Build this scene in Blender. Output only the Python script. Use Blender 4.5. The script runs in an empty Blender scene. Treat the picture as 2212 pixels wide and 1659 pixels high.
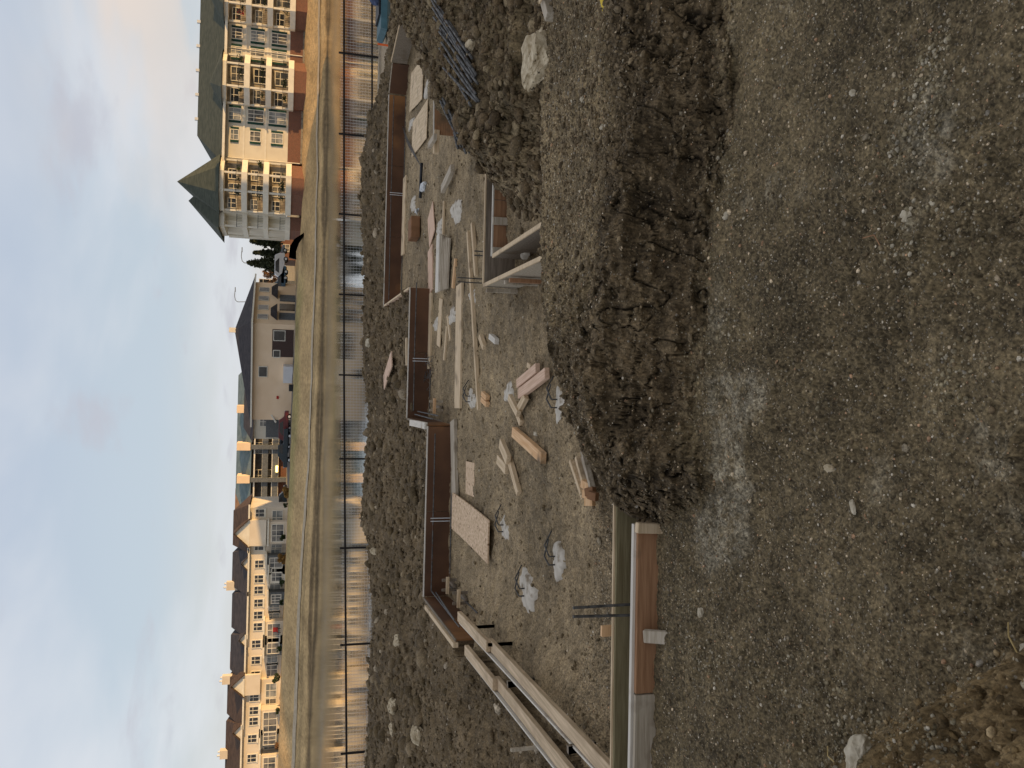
import bpy, math, random
import numpy as np
from mathutils import Vector, Matrix
random.seed(7); R = math.radians
sc = bpy.context.scene
COL = sc.collection

# ------------------------------------------------------------------ camera
F = 1789.; P = R(15.5); TH = math.atan(.025); EYE = 1.6
def ray(xd, yd):
    du = 829.5-yd; dv = xd-1106
    a = du*math.cos(TH)+dv*math.sin(TH); b = -du*math.sin(TH)+dv*math.cos(TH)
    return (a, F*math.cos(P)-b*math.sin(P), -F*math.sin(P)-b*math.cos(P))
def G(xd, yd, z):
    r = ray(xd, yd); t = (z-EYE)/r[2]; return Vector((r[0]*t, r[1]*t, z))
def A(xd, yd, Y):
    r = ray(xd, yd); t = Y/r[1]; return Vector((r[0]*t, Y, EYE+r[2]*t))
Dn = Vector((0, -math.sin(P), -math.cos(P))); Fw = Vector((0, math.cos(P), -math.sin(P))); X_ = Vector((1, 0, 0))
Ru = math.cos(TH)*X_-math.sin(TH)*Dn; Rv = math.sin(TH)*X_+math.cos(TH)*Dn
cd = bpy.data.cameras.new('camera'); cam = bpy.data.objects.new('camera', cd); COL.objects.link(cam)
M = Matrix((Rv, Ru, -Fw)).transposed().to_4x4(); M.translation = (0, 0, EYE); cam.matrix_world = M
cd.sensor_width = 36; cd.lens = F/2212*36; cd.clip_start = .05; cd.clip_end = 6000; sc.camera = cam

# ------------------------------------------------------------------ noise
def _h(ix, iy, s):
    n = (ix.astype(np.int64)*374761393+iy.astype(np.int64)*668265263+s*1442695041) & 0xffffffff
    n = ((n ^ (n >> 13))*1274126177) & 0xffffffff
    return ((n ^ (n >> 16)) & 0xffffff)/16777215.
def vn(x, y, s=0):
    ix = np.floor(x); iy = np.floor(y); fx = x-ix; fy = y-iy
    ux = fx*fx*fx*(fx*(fx*6-15)+10); uy = fy*fy*fy*(fy*(fy*6-15)+10)
    a = _h(ix, iy, s); b = _h(ix+1, iy, s); c = _h(ix, iy+1, s); d = _h(ix+1, iy+1, s)
    return (a+(b-a)*ux+(c-a)*uy+(a-b-c+d)*ux*uy)*2-1
def fbm(x, y, s=0, o=4, g=.5):
    r = 0; a = 1; c, sn = math.cos(.6), math.sin(.6)
    for k in range(o):
        r = r+a*vn(x, y, s+k*17); x, y = (c*x-sn*y)*2.03+5.1, (sn*x+c*y)*2.03+1.7; a *= g
    return r
def billow(x, y, s=0, o=3):
    r = 0; a = 1
    for k in range(o):
        r = r+a*(1-2*np.abs(vn(x, y, s+k*13))); x, y = x*2.1+3.3, y*2.1+8.1; a *= .5
    return r
def worley(x, y, s=0):
    ix = np.floor(x); iy = np.floor(y); f1 = np.full(x.shape, 9.); f2 = np.full(x.shape, 9.)
    for i in (-1, 0, 1):
        for j in (-1, 0, 1):
            cx = ix+i; cy = iy+j
            d = np.hypot(cx+_h(cx, cy, s)-x, cy+_h(cx, cy, s+7)-y)
            f2 = np.where(d < f1, f1, np.minimum(f2, d)); f1 = np.minimum(f1, d)
    return f1, f2
def ss(a, b, t):
    t = np.clip((t-a)/(b-a), 0, 1); return t*t*(3-2*t)
IP = np.interp

# ------------------------------------------------------------------ terrain height of the site
def Yb(x): return IP(x, [-.7, -.63, -.36, -.11, .25, .71, 1.09, 1.47, 3], [3.32, 3.3, 2.82, 3.0, 2.9, 2.9, 2.75, 2.8, 2.8])
def Yf(x): return IP(x, [-.64, -.55, -.38, -.17, .22, .65, 1.06, 1.69, 4], [3.36, 3.47, 3.81, 4.23, 4.66, 4.76, 4.76, 4.9, 5.1])
def Xe(y): return IP(y, [4.9, 5.2, 5.6, 6.3, 7.4, 8.6, 10, 12, 13.3, 15], [2.3, 1.75, 1.45, 1.6, 2.3, 3.1, 4.1, 5.1, 5.75, 6.1])
def yw(x):
    x = np.asarray(x, float)
    r = np.where(x < 1.30, 11.42, np.where(x < 4.97, 14.52, 14.52-(x-4.97)*1.1)); return np.where(x < -.52, 9.74, r)
def xleft(y): return np.where(y > 7.6, -2.62, IP(y, [3.4, 4., 7.2, 7.6], [-2.15, -2.2, -2.42, -2.5]))
def zone(x, y):
    """masks: near plane, berm, pit floor, outside"""
    e = np.where(x < -.63, 3.36, Yf(x))
    near = 1-ss(0, 1, (y-e)/np.where(x < -.63, .05, .3))
    inpit = (y < yw(x)) & (x > xleft(y))
    return near, inpit
def height(x, y, detail=True):
    x = np.asarray(x, float); y = np.asarray(y, float)
    wx = x+.05*vn(x*4, y*4, 91); wy = y+.05*vn(x*4+9, y*4, 92)
    near, inpit = zone(wx, wy)
    near = np.where(x < -.6, zone(x, y)[0], near)
    inpit = zone(x, y)[1]
    # --- near plane with the clay berm
    b0 = Yb(wx); f0 = Yf(wx)
    H = IP(x, [-.66, -.5, -.3, 0, .5, 3], [0, .15, .24, .32, .30, .29])
    up = ss(0, .36, wy-b0+.05*vn(x*5, y*5, 93)); t = np.clip((wy-b0-.36)/np.maximum(f0-b0-.36, .05), 0, 1)
    berm = up*(H*(1-t)+np.minimum(H, .1)*t)
    zn = berm+.012*fbm(x*1.3, y*1.3, 3, 3)
    # near mound bottom left and clod at the lower edge
    dm = ((x+.62)*.62+(y-1.50)*.78)   # distance beyond the mound's slanted edge (negative = inside)
    e2 = .78*(-.0)+dm
    edge = (-(x+.58)*.75-(y-1.46)*.66+.05)
    mnd = ss(0, .16, edge+.03*vn(x*7, y*7, 31)+.012*vn(x*21, y*21, 32))
    zn = zn+mnd*(.19+.12*ss(.05, .4, edge)+.05*billow(x*7, y*7, 41, 3)+.022*billow(x*22, y*22, 42, 4))
    cl = np.exp(-(((x+.14)/.07)**2+((y-1.46)/.06)**2)); zn = zn+.05*cl*(1+.4*billow(x*25, y*25, 5, 2))
    hole = np.exp(-(((x+.68)/.045)**2+((y-2.42)/.05)**2)); zn = zn-.045*hole
    # --- pit floor
    zf = -.35+.012*fbm(x*2.2, y*2.2, 11, 3)
    zf = zf+.20*ss(.75, .05, x-xleft(y))*(y < 7.6)*(.75+.25*vn(x*4, y*4, 12))
    zf = zf+.17*ss(1.0, 1.15, x)*(y < 6.69)*(y > 4.6)+.012*billow(x*7, y*7, 13, 3)*(y<9)
    # --- right plateau
    sx = wx-Xe(wy)+.08*vn(x*3, y*3, 21)
    pl = ss(-.28, .30, sx)*ss(4.95, 5.2, y)
    zp = IP(y, [5, 6, 10, 13, 16], [.18, .30, .24, 0, -.2])+.03*fbm(x*2, y*2, 22, 3)
    zf = zf*(1-pl)+zp*pl
    face = pl*(1-pl)*4
    zf = zf+pl*(.045*billow(x*2.6, y*2.6, 23, 4)+.02*billow(x*9, y*9, 24, 3)-.02)
    # --- outside ground and far ridge
    rid = IP(x, [-12, -7.7, -5.5, -3.56, -3, -2.15, -.74, -.17, .7, 2.55, 4.2, 5.5, 6.6, 9, 14], [-.4, -.4, -.47, -.3, -.14, -.18, -.26, -.14, -.08, -.07, .06, -.02, -.42, -.5, -.5])-.05
    z0 = -.14-.04*ss(0, 4, -x)
    zo = z0+(rid-z0)*ss(14.6, 16.8, y)*1.0
    zo = zo+.13*np.exp(-(((x+3.3)/.8)**2+((y-7.6)/1.0)**2))-.10*np.exp(-(((x+2.9)/.35)**2+((y-6.2)/1.2)**2))
    low = IP(x, [-12, 0, 4, 7, 12], [-1.52, -1.52, -1.45, -1.32, -1.22])
    zo = zo+(low-zo)*np.where(x > 5.5, ss(17.5, 21.5, y), ss(17.8, 25.5, y))
    wr = ss(9.5, 11.5, y)*ss(25, 20, y)
    outn = (1-inpit*1.)
    lump = .5*(billow(x*1.1, y*1.1, 51, 3))+.5*billow(x*3.1, y*3.1, 52, 3)
    zo = zo+.055*lump*wr+.02*billow(x*4, y*4, 53, 3)*(1-wr)*ss(26, 22, y)+.035*billow(x*5+vn(x*3, y*3, 54), y*5, 55, 4)*ss(10.5, 9.3, y)
    z2 = np.where(inpit, zf, zo)
    zz = zn*near+z2*(1-near)
    # bank down into the pond
    zz = zz+(-3.4-zz)*ss(28.3, 33, y+.3*vn(x*.5, y*.5, 61))*(np.abs(x) < 500)
    if detail:
        bf = up*ss(-.1, .5, 1-t)*near*(x > -.66)
        lft = ss(.75, .1, x)
        bface = ss(.02, .12, wy-b0)*np.maximum(ss(.75, .3, wy-b0), lft*ss(.1, .35, f0-wy+.1))*near*(x > -.62)*(wy > b0)
        rough = np.clip(bface+np.maximum(face, pl*.35)*(1-near), 0, 1)*(y < 14)
        q1, q2 = worley(x*4.2+.5*vn(x*6, y*6, 71), y*4.2+.5*vn(x*6+4, y*6, 72), 73)
        p1, p2 = worley(x*11+.6*vn(x*15, y*15, 74), y*11, 75)
        zz = zz+rough*(.03*np.clip((q2-q1)*1.5, 0, .5)-.06*np.exp(-((q2-q1)/.045)**2)*ss(-.3, .4, vn(x*1.7, y*1.7, 76)+.35)-.014*np.exp(-((p2-p1)/.08)**2)*ss(-.1, .5, vn(x*3, y*3, 78)))
        zz = zz+rough*(.024*billow(x*6, y*6, 77, 5)+.03*fbm(x*3.5, y*3.5, 79, 4)+.008*vn(x*30, y*30, 70))
        cp = ss(.05, .5, fbm(x*2.1, y*2.1, 401, 3))*(y < 3.2)*near*(x < 3)
        k1, k2 = worley(x*26+.4*vn(x*40, y*40, 402), y*26, 403); zz = zz+cp*.008*np.clip((k2-k1)*1.8, 0, .7)-cp*.004
        zz = zz+near*(1-up)*.012*fbm(x*5, y*5, 404, 3)
        c1, c2 = worley(x*4.4+.8*vn(x*7, y*7, 171), y*4.4+.8*vn(x*7, y*7, 172), 173)
        zz = zz+wr*outn*(.05*np.clip((c2-c1)*1.6, 0, .6)+.03*(1-2*np.abs(vn(x*6.3, y*6.3, 175)))+.028*vn(x*13, y*13, 176)+.016*vn(x*27, y*27, 177)-.03)*(.55+.6*ss(-.5, .5, vn(x*.8, y*.8, 174)))
        g = ss(9, 5, y)
        n1 = vn(x*38, y*38, 81); n2 = vn(x*95, y*95, 82); n3 = vn(x*210, y*210, 83)
        zz = zz+g*(.0055*n1+.0042*n2+.0026*n3*ss(4, 2.5, y))*(.6+.8*ss(-.4, .6, vn(x*2.5, y*2.5, 84)))
        zz = zz+.010*(1-g)*billow(x*12, y*12, 85, 2)*(y < 20)
        zz = zz+.006*billow(x*14, y*14, 86, 3)*near
    return zz

# ------------------------------------------------------------------ materials
def nm(name):
    m = bpy.data.materials.new(name); m.use_nodes = True; nt = m.node_tree; nt.nodes.clear()
    o = nt.nodes.new('ShaderNodeOutputMaterial'); b = nt.nodes.new('ShaderNodeBsdfPrincipled'); nt.links.new(b.outputs[0], o.inputs[0])
    return m, nt, b
def N(nt, t, **k):
    n = nt.nodes.new(t)
    for a, v in k.items():
        if a.startswith('i_'): n.inputs[a[2:].replace('_', ' ')].default_value = v
        else: setattr(n, a, v)
    return n
def c4(c): return (c[0], c[1], c[2], 1)
def noisy(name, c1, c2, scale=5, det=6, rough=.85, stretch=(1, 1, 1), bump=.0, spec=.2, metal=0, lo=.35, hi=.65, bscale=None, c3=None, s3=1., l3=(.6, .7)):
    m, nt, b = nm(name); L = nt.links.new
    tc = N(nt, 'ShaderNodeTexCoord'); mp = N(nt, 'ShaderNodeMapping'); mp.inputs['Scale'].default_value = stretch
    L(tc.outputs['Object'], mp.inputs[0])
    n = N(nt, 'ShaderNodeTexNoise'); n.inputs['Scale'].default_value = scale; n.inputs['Detail'].default_value = det
    L(mp.outputs[0], n.inputs['Vector'])
    r = N(nt, 'ShaderNodeValToRGB'); r.color_ramp.elements[0].position = lo; r.color_ramp.elements[1].position = hi
    r.color_ramp.elements[0].color = c4(c1); r.color_ramp.elements[1].color = c4(c2); L(n.outputs['Fac'], r.inputs[0])
    out = r.outputs[0]
    if c3:
        n3 = N(nt, 'ShaderNodeTexNoise'); n3.inputs['Scale'].default_value = s3; n3.inputs['Detail'].default_value = 5; L(tc.outputs['Object'], n3.inputs['Vector'])
        r3 = N(nt, 'ShaderNodeValToRGB'); r3.color_ramp.elements[0].position = l3[0]; r3.color_ramp.elements[1].position = l3[1]; L(n3.outputs['Fac'], r3.inputs[0])
        mx = N(nt, 'ShaderNodeMixRGB'); mx.inputs[2].default_value = c4(c3); L(r3.outputs[0], mx.inputs[0]); L(out, mx.inputs[1]); out = mx.outputs[0]
    L(out, b.inputs['Base Color']); b.inputs['Roughness'].default_value = rough; b.inputs['Metallic'].default_value = metal
    b.inputs['Specular IOR Level'].default_value = spec
    if bump:
        n2 = N(nt, 'ShaderNodeTexNoise'); n2.inputs['Scale'].default_value = bscale or scale*2; n2.inputs['Detail'].default_value = 8; L(mp.outputs[0], n2.inputs['Vector'])
        bp = N(nt, 'ShaderNodeBump'); bp.inputs['Strength'].default_value = bump; bp.inputs['Distance'].default_value = .01
        L(n2.outputs['Fac'], bp.inputs['Height']); L(bp.outputs[0], b.inputs['Normal'])
    return m

def dirt_mat(name='dirt'):
    m, nt, b = nm(name); L = nt.links.new
    at = N(nt, 'ShaderNodeVertexColor'); at.layer_name = 'Col'
    tc = N(nt, 'ShaderNodeTexCoord')
    n = N(nt, 'ShaderNodeTexNoise'); n.inputs['Scale'].default_value = 70; n.inputs['Detail'].default_value = 8; n.inputs['Roughness'].default_value = .75; L(tc.outputs['Object'], n.inputs['Vector'])
    mr = N(nt, 'ShaderNodeMapRange'); mr.inputs['From Min'].default_value = .3; mr.inputs['From Max'].default_value = .7; mr.inputs['To Min'].default_value = .2; mr.inputs['To Max'].default_value = 2.0
    L(n.outputs['Fac'], mr.inputs['Value'])
    nb = N(nt, 'ShaderNodeTexNoise'); nb.inputs['Scale'].default_value = 9; nb.inputs['Detail'].default_value = 6; nb.inputs['Roughness'].default_value = .65; L(tc.outputs['Object'], nb.inputs['Vector'])
    mrb = N(nt, 'ShaderNodeMapRange'); mrb.inputs['From Min'].default_value = .3; mrb.inputs['From Max'].default_value = .7; mrb.inputs['To Min'].default_value = .68; mrb.inputs['To Max'].default_value = 1.32; L(nb.outputs['Fac'], mrb.inputs['Value'])
    mm_ = N(nt, 'ShaderNodeMath', operation='MULTIPLY'); L(mr.outputs[0], mm_.inputs[0]); L(mrb.outputs[0], mm_.inputs[1])
    mu = N(nt, 'ShaderNodeMixRGB', blend_type='MULTIPLY'); mu.inputs[0].default_value = 1; L(at.outputs['Color'], mu.inputs[1]); L(mm_.outputs[0], mu.inputs[2])
    # pale grit
    v = N(nt, 'ShaderNodeTexVoronoi'); v.inputs['Scale'].default_value = 90; L(tc.outputs['Object'], v.inputs['Vector'])
    sp = N(nt, 'ShaderNodeSeparateColor'); L(v.outputs['Color'], sp.inputs[0])
    g1 = N(nt, 'ShaderNodeMath', operation='GREATER_THAN'); g1.inputs[1].default_value = .955; L(sp.outputs[0], g1.inputs[0])
    g2 = N(nt, 'ShaderNodeMath', operation='LESS_THAN'); g2.inputs[1].default_value = .32; L(v.outputs['Distance'], g2.inputs[0])
    g3 = N(nt, 'ShaderNodeMath', operation='MULTIPLY'); L(g1.outputs[0], g3.inputs[0]); L(g2.outputs[0], g3.inputs[1])
    g4 = N(nt, 'ShaderNodeMath', operation='MULTIPLY'); g4.inputs[1].default_value = .75; L(g3.outputs[0], g4.inputs[0])
    pc = N(nt, 'ShaderNodeMixRGB'); pc.inputs[1].default_value = (.34, .29, .2, 1); pc.inputs[2].default_value = (.26, .235, .19, 1); L(sp.outputs[1], pc.inputs[0])
    mx = N(nt, 'ShaderNodeMixRGB'); L(g4.outputs[0], mx.inputs[0]); L(mu.outputs[0], mx.inputs[1]); L(pc.outputs[0], mx.inputs[2])
    L(mx.outputs[0], b.inputs['Base Color']); b.inputs['Roughness'].default_value = .92; b.inputs['Specular IOR Level'].default_value = .25
    n2 = N(nt, 'ShaderNodeTexNoise'); n2.inputs['Scale'].default_value = 120; n2.inputs['Detail'].default_value = 6; n2.inputs['Roughness'].default_value = .7; L(tc.outputs['Object'], n2.inputs['Vector'])
    bp = N(nt, 'ShaderNodeBump'); bp.inputs['Strength'].default_value = .9; bp.inputs['Distance'].default_value = .006
    L(n2.outputs['Fac'], bp.inputs['Height']); L(bp.outputs[0], b.inputs['Normal'])
    return m
MT = {}
MT['dirt'] = dirt_mat()
def wood(n, a, b_, dirt=(.14, .10, .06)):
    MT[n] = noisy(n, a, b_, scale=3, stretch=(1.2, 22, 22), det=8, rough=.8, bump=.25, bscale=9, c3=dirt, s3=4, l3=(.56, .72))
wood('pale_wood', (.50, .37, .22), (.70, .54, .35), (.3, .22, .14)); wood('fresh_wood', (.62, .36, .17), (.76, .50, .28)); wood('grey_wood', (.34, .28, .20), (.50, .43, .33))
MT['pale_wood_y'] = noisy('pale_wood_y', (.42, .31, .19), (.62, .47, .30), scale=3, stretch=(22, 1.0, 22), det=8, rough=.8, bump=.2, bscale=9, c3=(.36, .26, .16), s3=3, l3=(.52, .75))
wood('pink_wood', (.56, .37, .25), (.70, .49, .35), (.4, .28, .18)); wood('brown_board', (.27, .14, .07), (.38, .21, .11)); wood('old_wood', (.15, .12, .085), (.26, .21, .155)); wood('olive_board', (.15, .12, .06), (.24, .20, .11))
wood('orange_wood', (.55, .22, .06), (.62, .30, .10)); wood('white_edge', (.55, .50, .42), (.68, .62, .52), (.35, .28, .2))
MT['form_ply'] = noisy('form_ply', (.07, .032, .016), (.14, .066, .031), scale=1.6, det=7, rough=.6, spec=.3, c3=(.33, .15, .05), s3=.8, l3=(.52, .7))
MT['osb'] = noisy('osb', (.50, .35, .21), (.68, .50, .33), scale=16, det=3, rough=.8, stretch=(1, 2.4, 1), c3=(.22, .12, .06), s3=24, l3=(.62, .66), bump=.2)
MT['concrete'] = noisy('concrete', (.21, .185, .14), (.31, .28, .22), scale=9, bump=.3, c3=(.13, .11, .085), s3=3, l3=(.5, .7))
MT['pale_concrete'] = noisy('pale_concrete', (.46, .41, .33), (.66, .60, .50), scale=12, bump=.4, c3=(.24, .19, .13), s3=12, l3=(.52, .68))
MT['rubble'] = noisy('rubble', (.36, .28, .17), (.60, .50, .34), scale=22, bump=.9, c3=(.09, .07, .045), s3=30, l3=(.6, .66), bscale=60)
MT['stone'] = noisy('stone', (.38, .32, .22), (.6, .53, .4), scale=18, bump=.5)
MT['rebar'] = noisy('rebar', (.055, .052, .048), (.13, .125, .115), scale=30, rough=.55, metal=.3, c3=(.10, .05, .03), s3=8)
MT['dark_steel'] = noisy('dark_steel', (.012, .010, .010), (.024, .02, .018), scale=20, rough=.5)
MT['galv'] = noisy('galv', (.55, .56, .55), (.68, .69, .68), scale=10, rough=.5)
MT['straw'] = noisy('straw', (.42, .30, .12), (.6, .46, .22), scale=9)
MT['black_plastic'] = noisy('black_plastic', (.012, .013, .015), (.03, .03, .034), scale=5, rough=.5)
MT['white_plastic'] = noisy('white_plastic', (.5, .51, .5), (.66, .66, .64), scale=9, rough=.5)
MT['teal'] = noisy('teal', (.035, .09, .105), (.055, .125, .145), scale=4, rough=.5); MT['light_blue'] = noisy('light_blue', (.16, .25, .28), (.23, .33, .36), scale=4, rough=.5)
MT['mint'] = noisy('mint', (.12, .4, .3), (.18, .5, .38), scale=5); MT['blue_cloth'] = noisy('blue_cloth', (.06, .08, .14), (.09, .11, .19), scale=8)
MT['orange_paint'] = noisy('orange_paint', (.75, .13, .03), (.85, .18, .05), scale=9); MT['carton'] = noisy('carton', (.19, .095, .045), (.27, .14, .07), scale=8)
MT['yellow'] = noisy('yellow', (.6, .42, .04), (.7, .5, .07), scale=8); MT['red'] = noisy('red', (.35, .03, .025), (.45, .05, .04), scale=8)
# building materials
MT['cream'] = noisy('cream', (.62, .57, .46), (.70, .65, .53), scale=.7, det=8, rough=.9); MT['cream2'] = noisy('cream2', (.62, .54, .42), (.70, .62, .50), scale=.6, det=8)
MT['pinkish'] = noisy('pinkish', (.78, .59, .39), (.84, .65, .45), scale=.5, det=8); MT['trim'] = noisy('trim', (.68, .64, .54), (.76, .72, .61), scale=2)
MT['green_roof'] = noisy('green_roof', (.045, .053, .040), (.075, .082, .062), scale=1.3, det=10, rough=.9, stretch=(1, 1, 6)); MT['teal_roof'] = noisy('teal_roof', (.10, .14, .14), (.15, .19, .19), scale=1, det=8)
MT['dark_roof'] = noisy('dark_roof', (.032, .03, .032), (.06, .052, .052), scale=1.2, det=9, stretch=(1, 1, 5)); MT['brown_roof'] = noisy('brown_roof', (.05, .033, .024), (.085, .055, .038), scale=1.3, det=9, stretch=(1, 1, 5))
MT['tan_roof'] = noisy('tan_roof', (.2, .11, .06), (.27, .16, .09), scale=1.3, det=8)
MT['shutter'] = noisy('shutter', (.012, .045, .035), (.02, .065, .05), scale=3); MT['siding'] = noisy('siding', (.055, .035, .03), (.09, .06, .05), scale=4, stretch=(1, 1, 9))
MT['slate'] = noisy('slate', (.10, .11, .115), (.15, .16, .165), scale=4); MT['darkwall'] = noisy('darkwall', (.05, .045, .04), (.09, .08, .07), scale=2)
MT['bark'] = noisy('bark', (.05, .035, .022), (.09, .065, .045), scale=6); MT['spruce'] = noisy('spruce', (.028, .036, .018), (.06, .065, .032), scale=1.2); MT['autumn'] = noisy('autumn', (.20, .11, .03), (.34, .2, .06), scale=1.4)
MT['rusty_leaf'] = noisy('rusty_leaf', (.11, .06, .03), (.2, .11, .055), scale=1.4); MT['shrub'] = noisy('shrub', (.02, .035, .012), (.05, .07, .025), scale=2)
MT['tyre'] = noisy('tyre', (.012, .012, .012), (.02, .02, .02), scale=9); MT['car_dark'] = noisy('car_dark', (.012, .022, .03), (.02, .034, .044), scale=1, rough=.3, spec=.5); MT['car_blue'] = noisy('car_blue', (.03, .08, .13), (.04, .10, .16), scale=1, rough=.3, spec=.5)
MT['car_white'] = noisy('car_white', (.6, .6, .6), (.68, .68, .68), scale=1, rough=.3, spec=.5); MT['car_red'] = noisy('car_red', (.10, .015, .015), (.14, .02, .02), scale=1, rough=.3, spec=.5); MT['car_grey'] = noisy('car_grey', (.16, .18, .2), (.2, .22, .24), scale=1, rough=.3, spec=.5)
def brick():
    m, nt, b = nm('brick'); L = nt.links.new
    tc = N(nt, 'ShaderNodeTexCoord'); mp = N(nt, 'ShaderNodeMapping'); mp.inputs['Rotation'].default_value = (R(90), 0, 0); L(tc.outputs['Object'], mp.inputs[0])
    t = N(nt, 'ShaderNodeTexBrick'); t.inputs['Scale'].default_value = 3.2; t.inputs['Color1'].default_value = (.20, .075, .045, 1); t.inputs['Color2'].default_value = (.13, .055, .035, 1); t.inputs['Mortar'].default_value = (.2, .15, .11, 1)
    L(mp.outputs[0], t.inputs['Vector']); L(t.outputs[0], b.inputs['Base Color']); b.inputs['Roughness'].default_value = .9; return m
MT['brick'] = brick(); MT['recess_shade'] = noisy('recess_shade', (.20, .17, .13), (.36, .31, .23), scale=.9, lo=.45, hi=.55)  # last one: dark patchy tone imitating shade inside the balconies
def glass(name, c=(.03, .04, .05), c2=None):
    m, nt, b = nm(name); L = nt.links.new
    tc = N(nt, 'ShaderNodeTexCoord'); n = N(nt, 'ShaderNodeTexNoise'); n.inputs['Scale'].default_value = .8; L(tc.outputs['Object'], n.inputs['Vector'])
    r = N(nt, 'ShaderNodeValToRGB'); r.color_ramp.elements[0].position = .42; r.color_ramp.elements[1].position = .6; r.color_ramp.elements[0].color = c4(c); r.color_ramp.elements[1].color = c4(c2 or [q*2.5 for q in c]); L(n.outputs['Fac'], r.inputs[0]); L(r.outputs[0], b.inputs['Base Color'])
    b.inputs['Roughness'].default_value = .12; b.inputs['Specular IOR Level'].default_value = .6; return m
MT['glass'] = glass('glass', (.05, .055, .06), (.2, .19, .17)); MT['pale_glass'] = glass('pale_glass', (.16, .18, .18), (.36, .36, .34)); MT['dark_glass'] = glass('dark_glass', (.012, .014, .016), (.03, .03, .03))
def lamp_mat():
    m, nt, b = nm('lamp_glow'); b.inputs['Base Color'].default_value = (1, .8, .4, 1); b.inputs['Emission Color'].default_value = (1, .65, .2, 1); b.inputs['Emission Strength'].default_value = 4
    return m
MT['lamp_glow'] = lamp_mat()

# ------------------------------------------------------------------ object helpers
ORG = {}
def tag(o, label=None, cat=None, group=None, kind=None):
    if label: o['label'] = label
    if cat: o['category'] = cat
    if group: o['group'] = group
    if kind: o['kind'] = kind
    return o
def thing(name, label, cat, loc=(0, 0, 0), group=None):
    o = bpy.data.objects.new(name, None); COL.objects.link(o); o.location = loc; o.empty_display_size = .1
    ORG[o] = Vector(loc); return tag(o, label, cat, group)
class MB:
    def __init__(s): s.v = []; s.f = []
    def quad(s, *p):
        n = len(s.v); s.v += [Vector(q) for q in p]; s.f.append(tuple(range(n, n+len(p)))); return s
    def box(s, x0, x1, y0, y1, z0, z1):
        return s.hexa([(x0, y0, z0), (x1, y0, z0), (x1, y1, z0), (x0, y1, z0), (x0, y0, z1), (x1, y0, z1), (x1, y1, z1), (x0, y1, z1)])
    def hexa(s, p):
        n = len(s.v); s.v += [Vector(q) for q in p]
        s.f += [tuple(n+i for i in q) for q in ((0, 3, 2, 1), (4, 5, 6, 7), (0, 1, 5, 4), (1, 2, 6, 5), (2, 3, 7, 6), (3, 0, 4, 7))]; return s
    def prism(s, poly, z0, z1):
        n = len(s.v); k = len(poly)
        s.v += [Vector((p[0], p[1], z0)) for p in poly]+[Vector((p[0], p[1], z1)) for p in poly]
        s.f += [tuple(n+i for i in reversed(range(k))), tuple(n+k+i for i in range(k))]
        s.f += [(n+i, n+(i+1) % k, n+k+(i+1) % k, n+k+i) for i in range(k)]; return s
    def extr(s, poly, d):
        n = len(s.v); k = len(poly); d = Vector(d)
        s.v += [Vector(p) for p in poly]+[Vector(p)+d for p in poly]
        s.f += [tuple(n+i for i in reversed(range(k))), tuple(n+k+i for i in range(k))]
        s.f += [(n+i, n+(i+1) % k, n+k+(i+1) % k, n+k+i) for i in range(k)]; return s
    def bar(s, p, q, w, h, up=(0, 0, 1)):
        p = Vector(p); q = Vector(q); d = (q-p).normalized(); u = Vector(up)
        if abs(d.dot(u)) > .95: u = Vector((0, 1, 0))
        a = d.cross(u).normalized()*w/2; b = a.cross(d).normalized()*h/2
        return s.hexa([p-a-b, p+a-b, q+a-b, q-a-b, p-a+b, p+a+b, q+a+b, q-a+b])
    def cyl(s, p, q, r, n=8, r2=None):
        p = Vector(p); q = Vector(q); d = (q-p).normalized(); u = Vector((0, 0, 1)) if abs(d.z) < .9 else Vector((1, 0, 0))
        a = d.cross(u).normalized(); b = d.cross(a); r2 = r if r2 is None else r2; k = len(s.v)
        for c, rr in ((p, r), (q, r2)):
            for i in range(n): t = 2*math.pi*i/n; s.v.append(c+(a*math.cos(t)+b*math.sin(t))*rr)
        s.f += [tuple(k+i for i in range(n)), tuple(k+n+i for i in reversed(range(n)))]
        s.f += [(k+i, k+n+i, k+n+(i+1) % n, k+(i+1) % n) for i in range(n)]; return s
    def tube(s, pts, r, n=6):
        for a, b in zip(pts[:-1], pts[1:]): s.cyl(a, b, r, n)
        return s
    def build(s, name, mat, parent=None, smooth=False, bevel=0, origin=None):
        org = Vector(origin) if origin is not None else (ORG.get(parent, Vector((0, 0, 0))) if parent else Vector((0, 0, 0)))
        me = bpy.data.meshes.new(name); me.from_pydata([tuple(v-org) for v in s.v], [], s.f); me.update()
        me.materials.append(MT[mat] if isinstance(mat, str) else mat)
        if smooth: me.polygons.foreach_set('use_smooth', [True]*len(me.polygons))
        o = bpy.data.objects.new(name, me); COL.objects.link(o)
        if parent: o.parent = parent; ORG[o] = ORG.get(parent, Vector((0, 0, 0)))
        elif origin is not None: o.location = org; ORG[o] = org
        if bevel:
            b = o.modifiers.new('bevel', 'BEVEL'); b.width = bevel; b.segments = 1
        return o
def zt(x, y, d=False): return float(height(np.array([x]), np.array([y]), d)[0])

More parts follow.
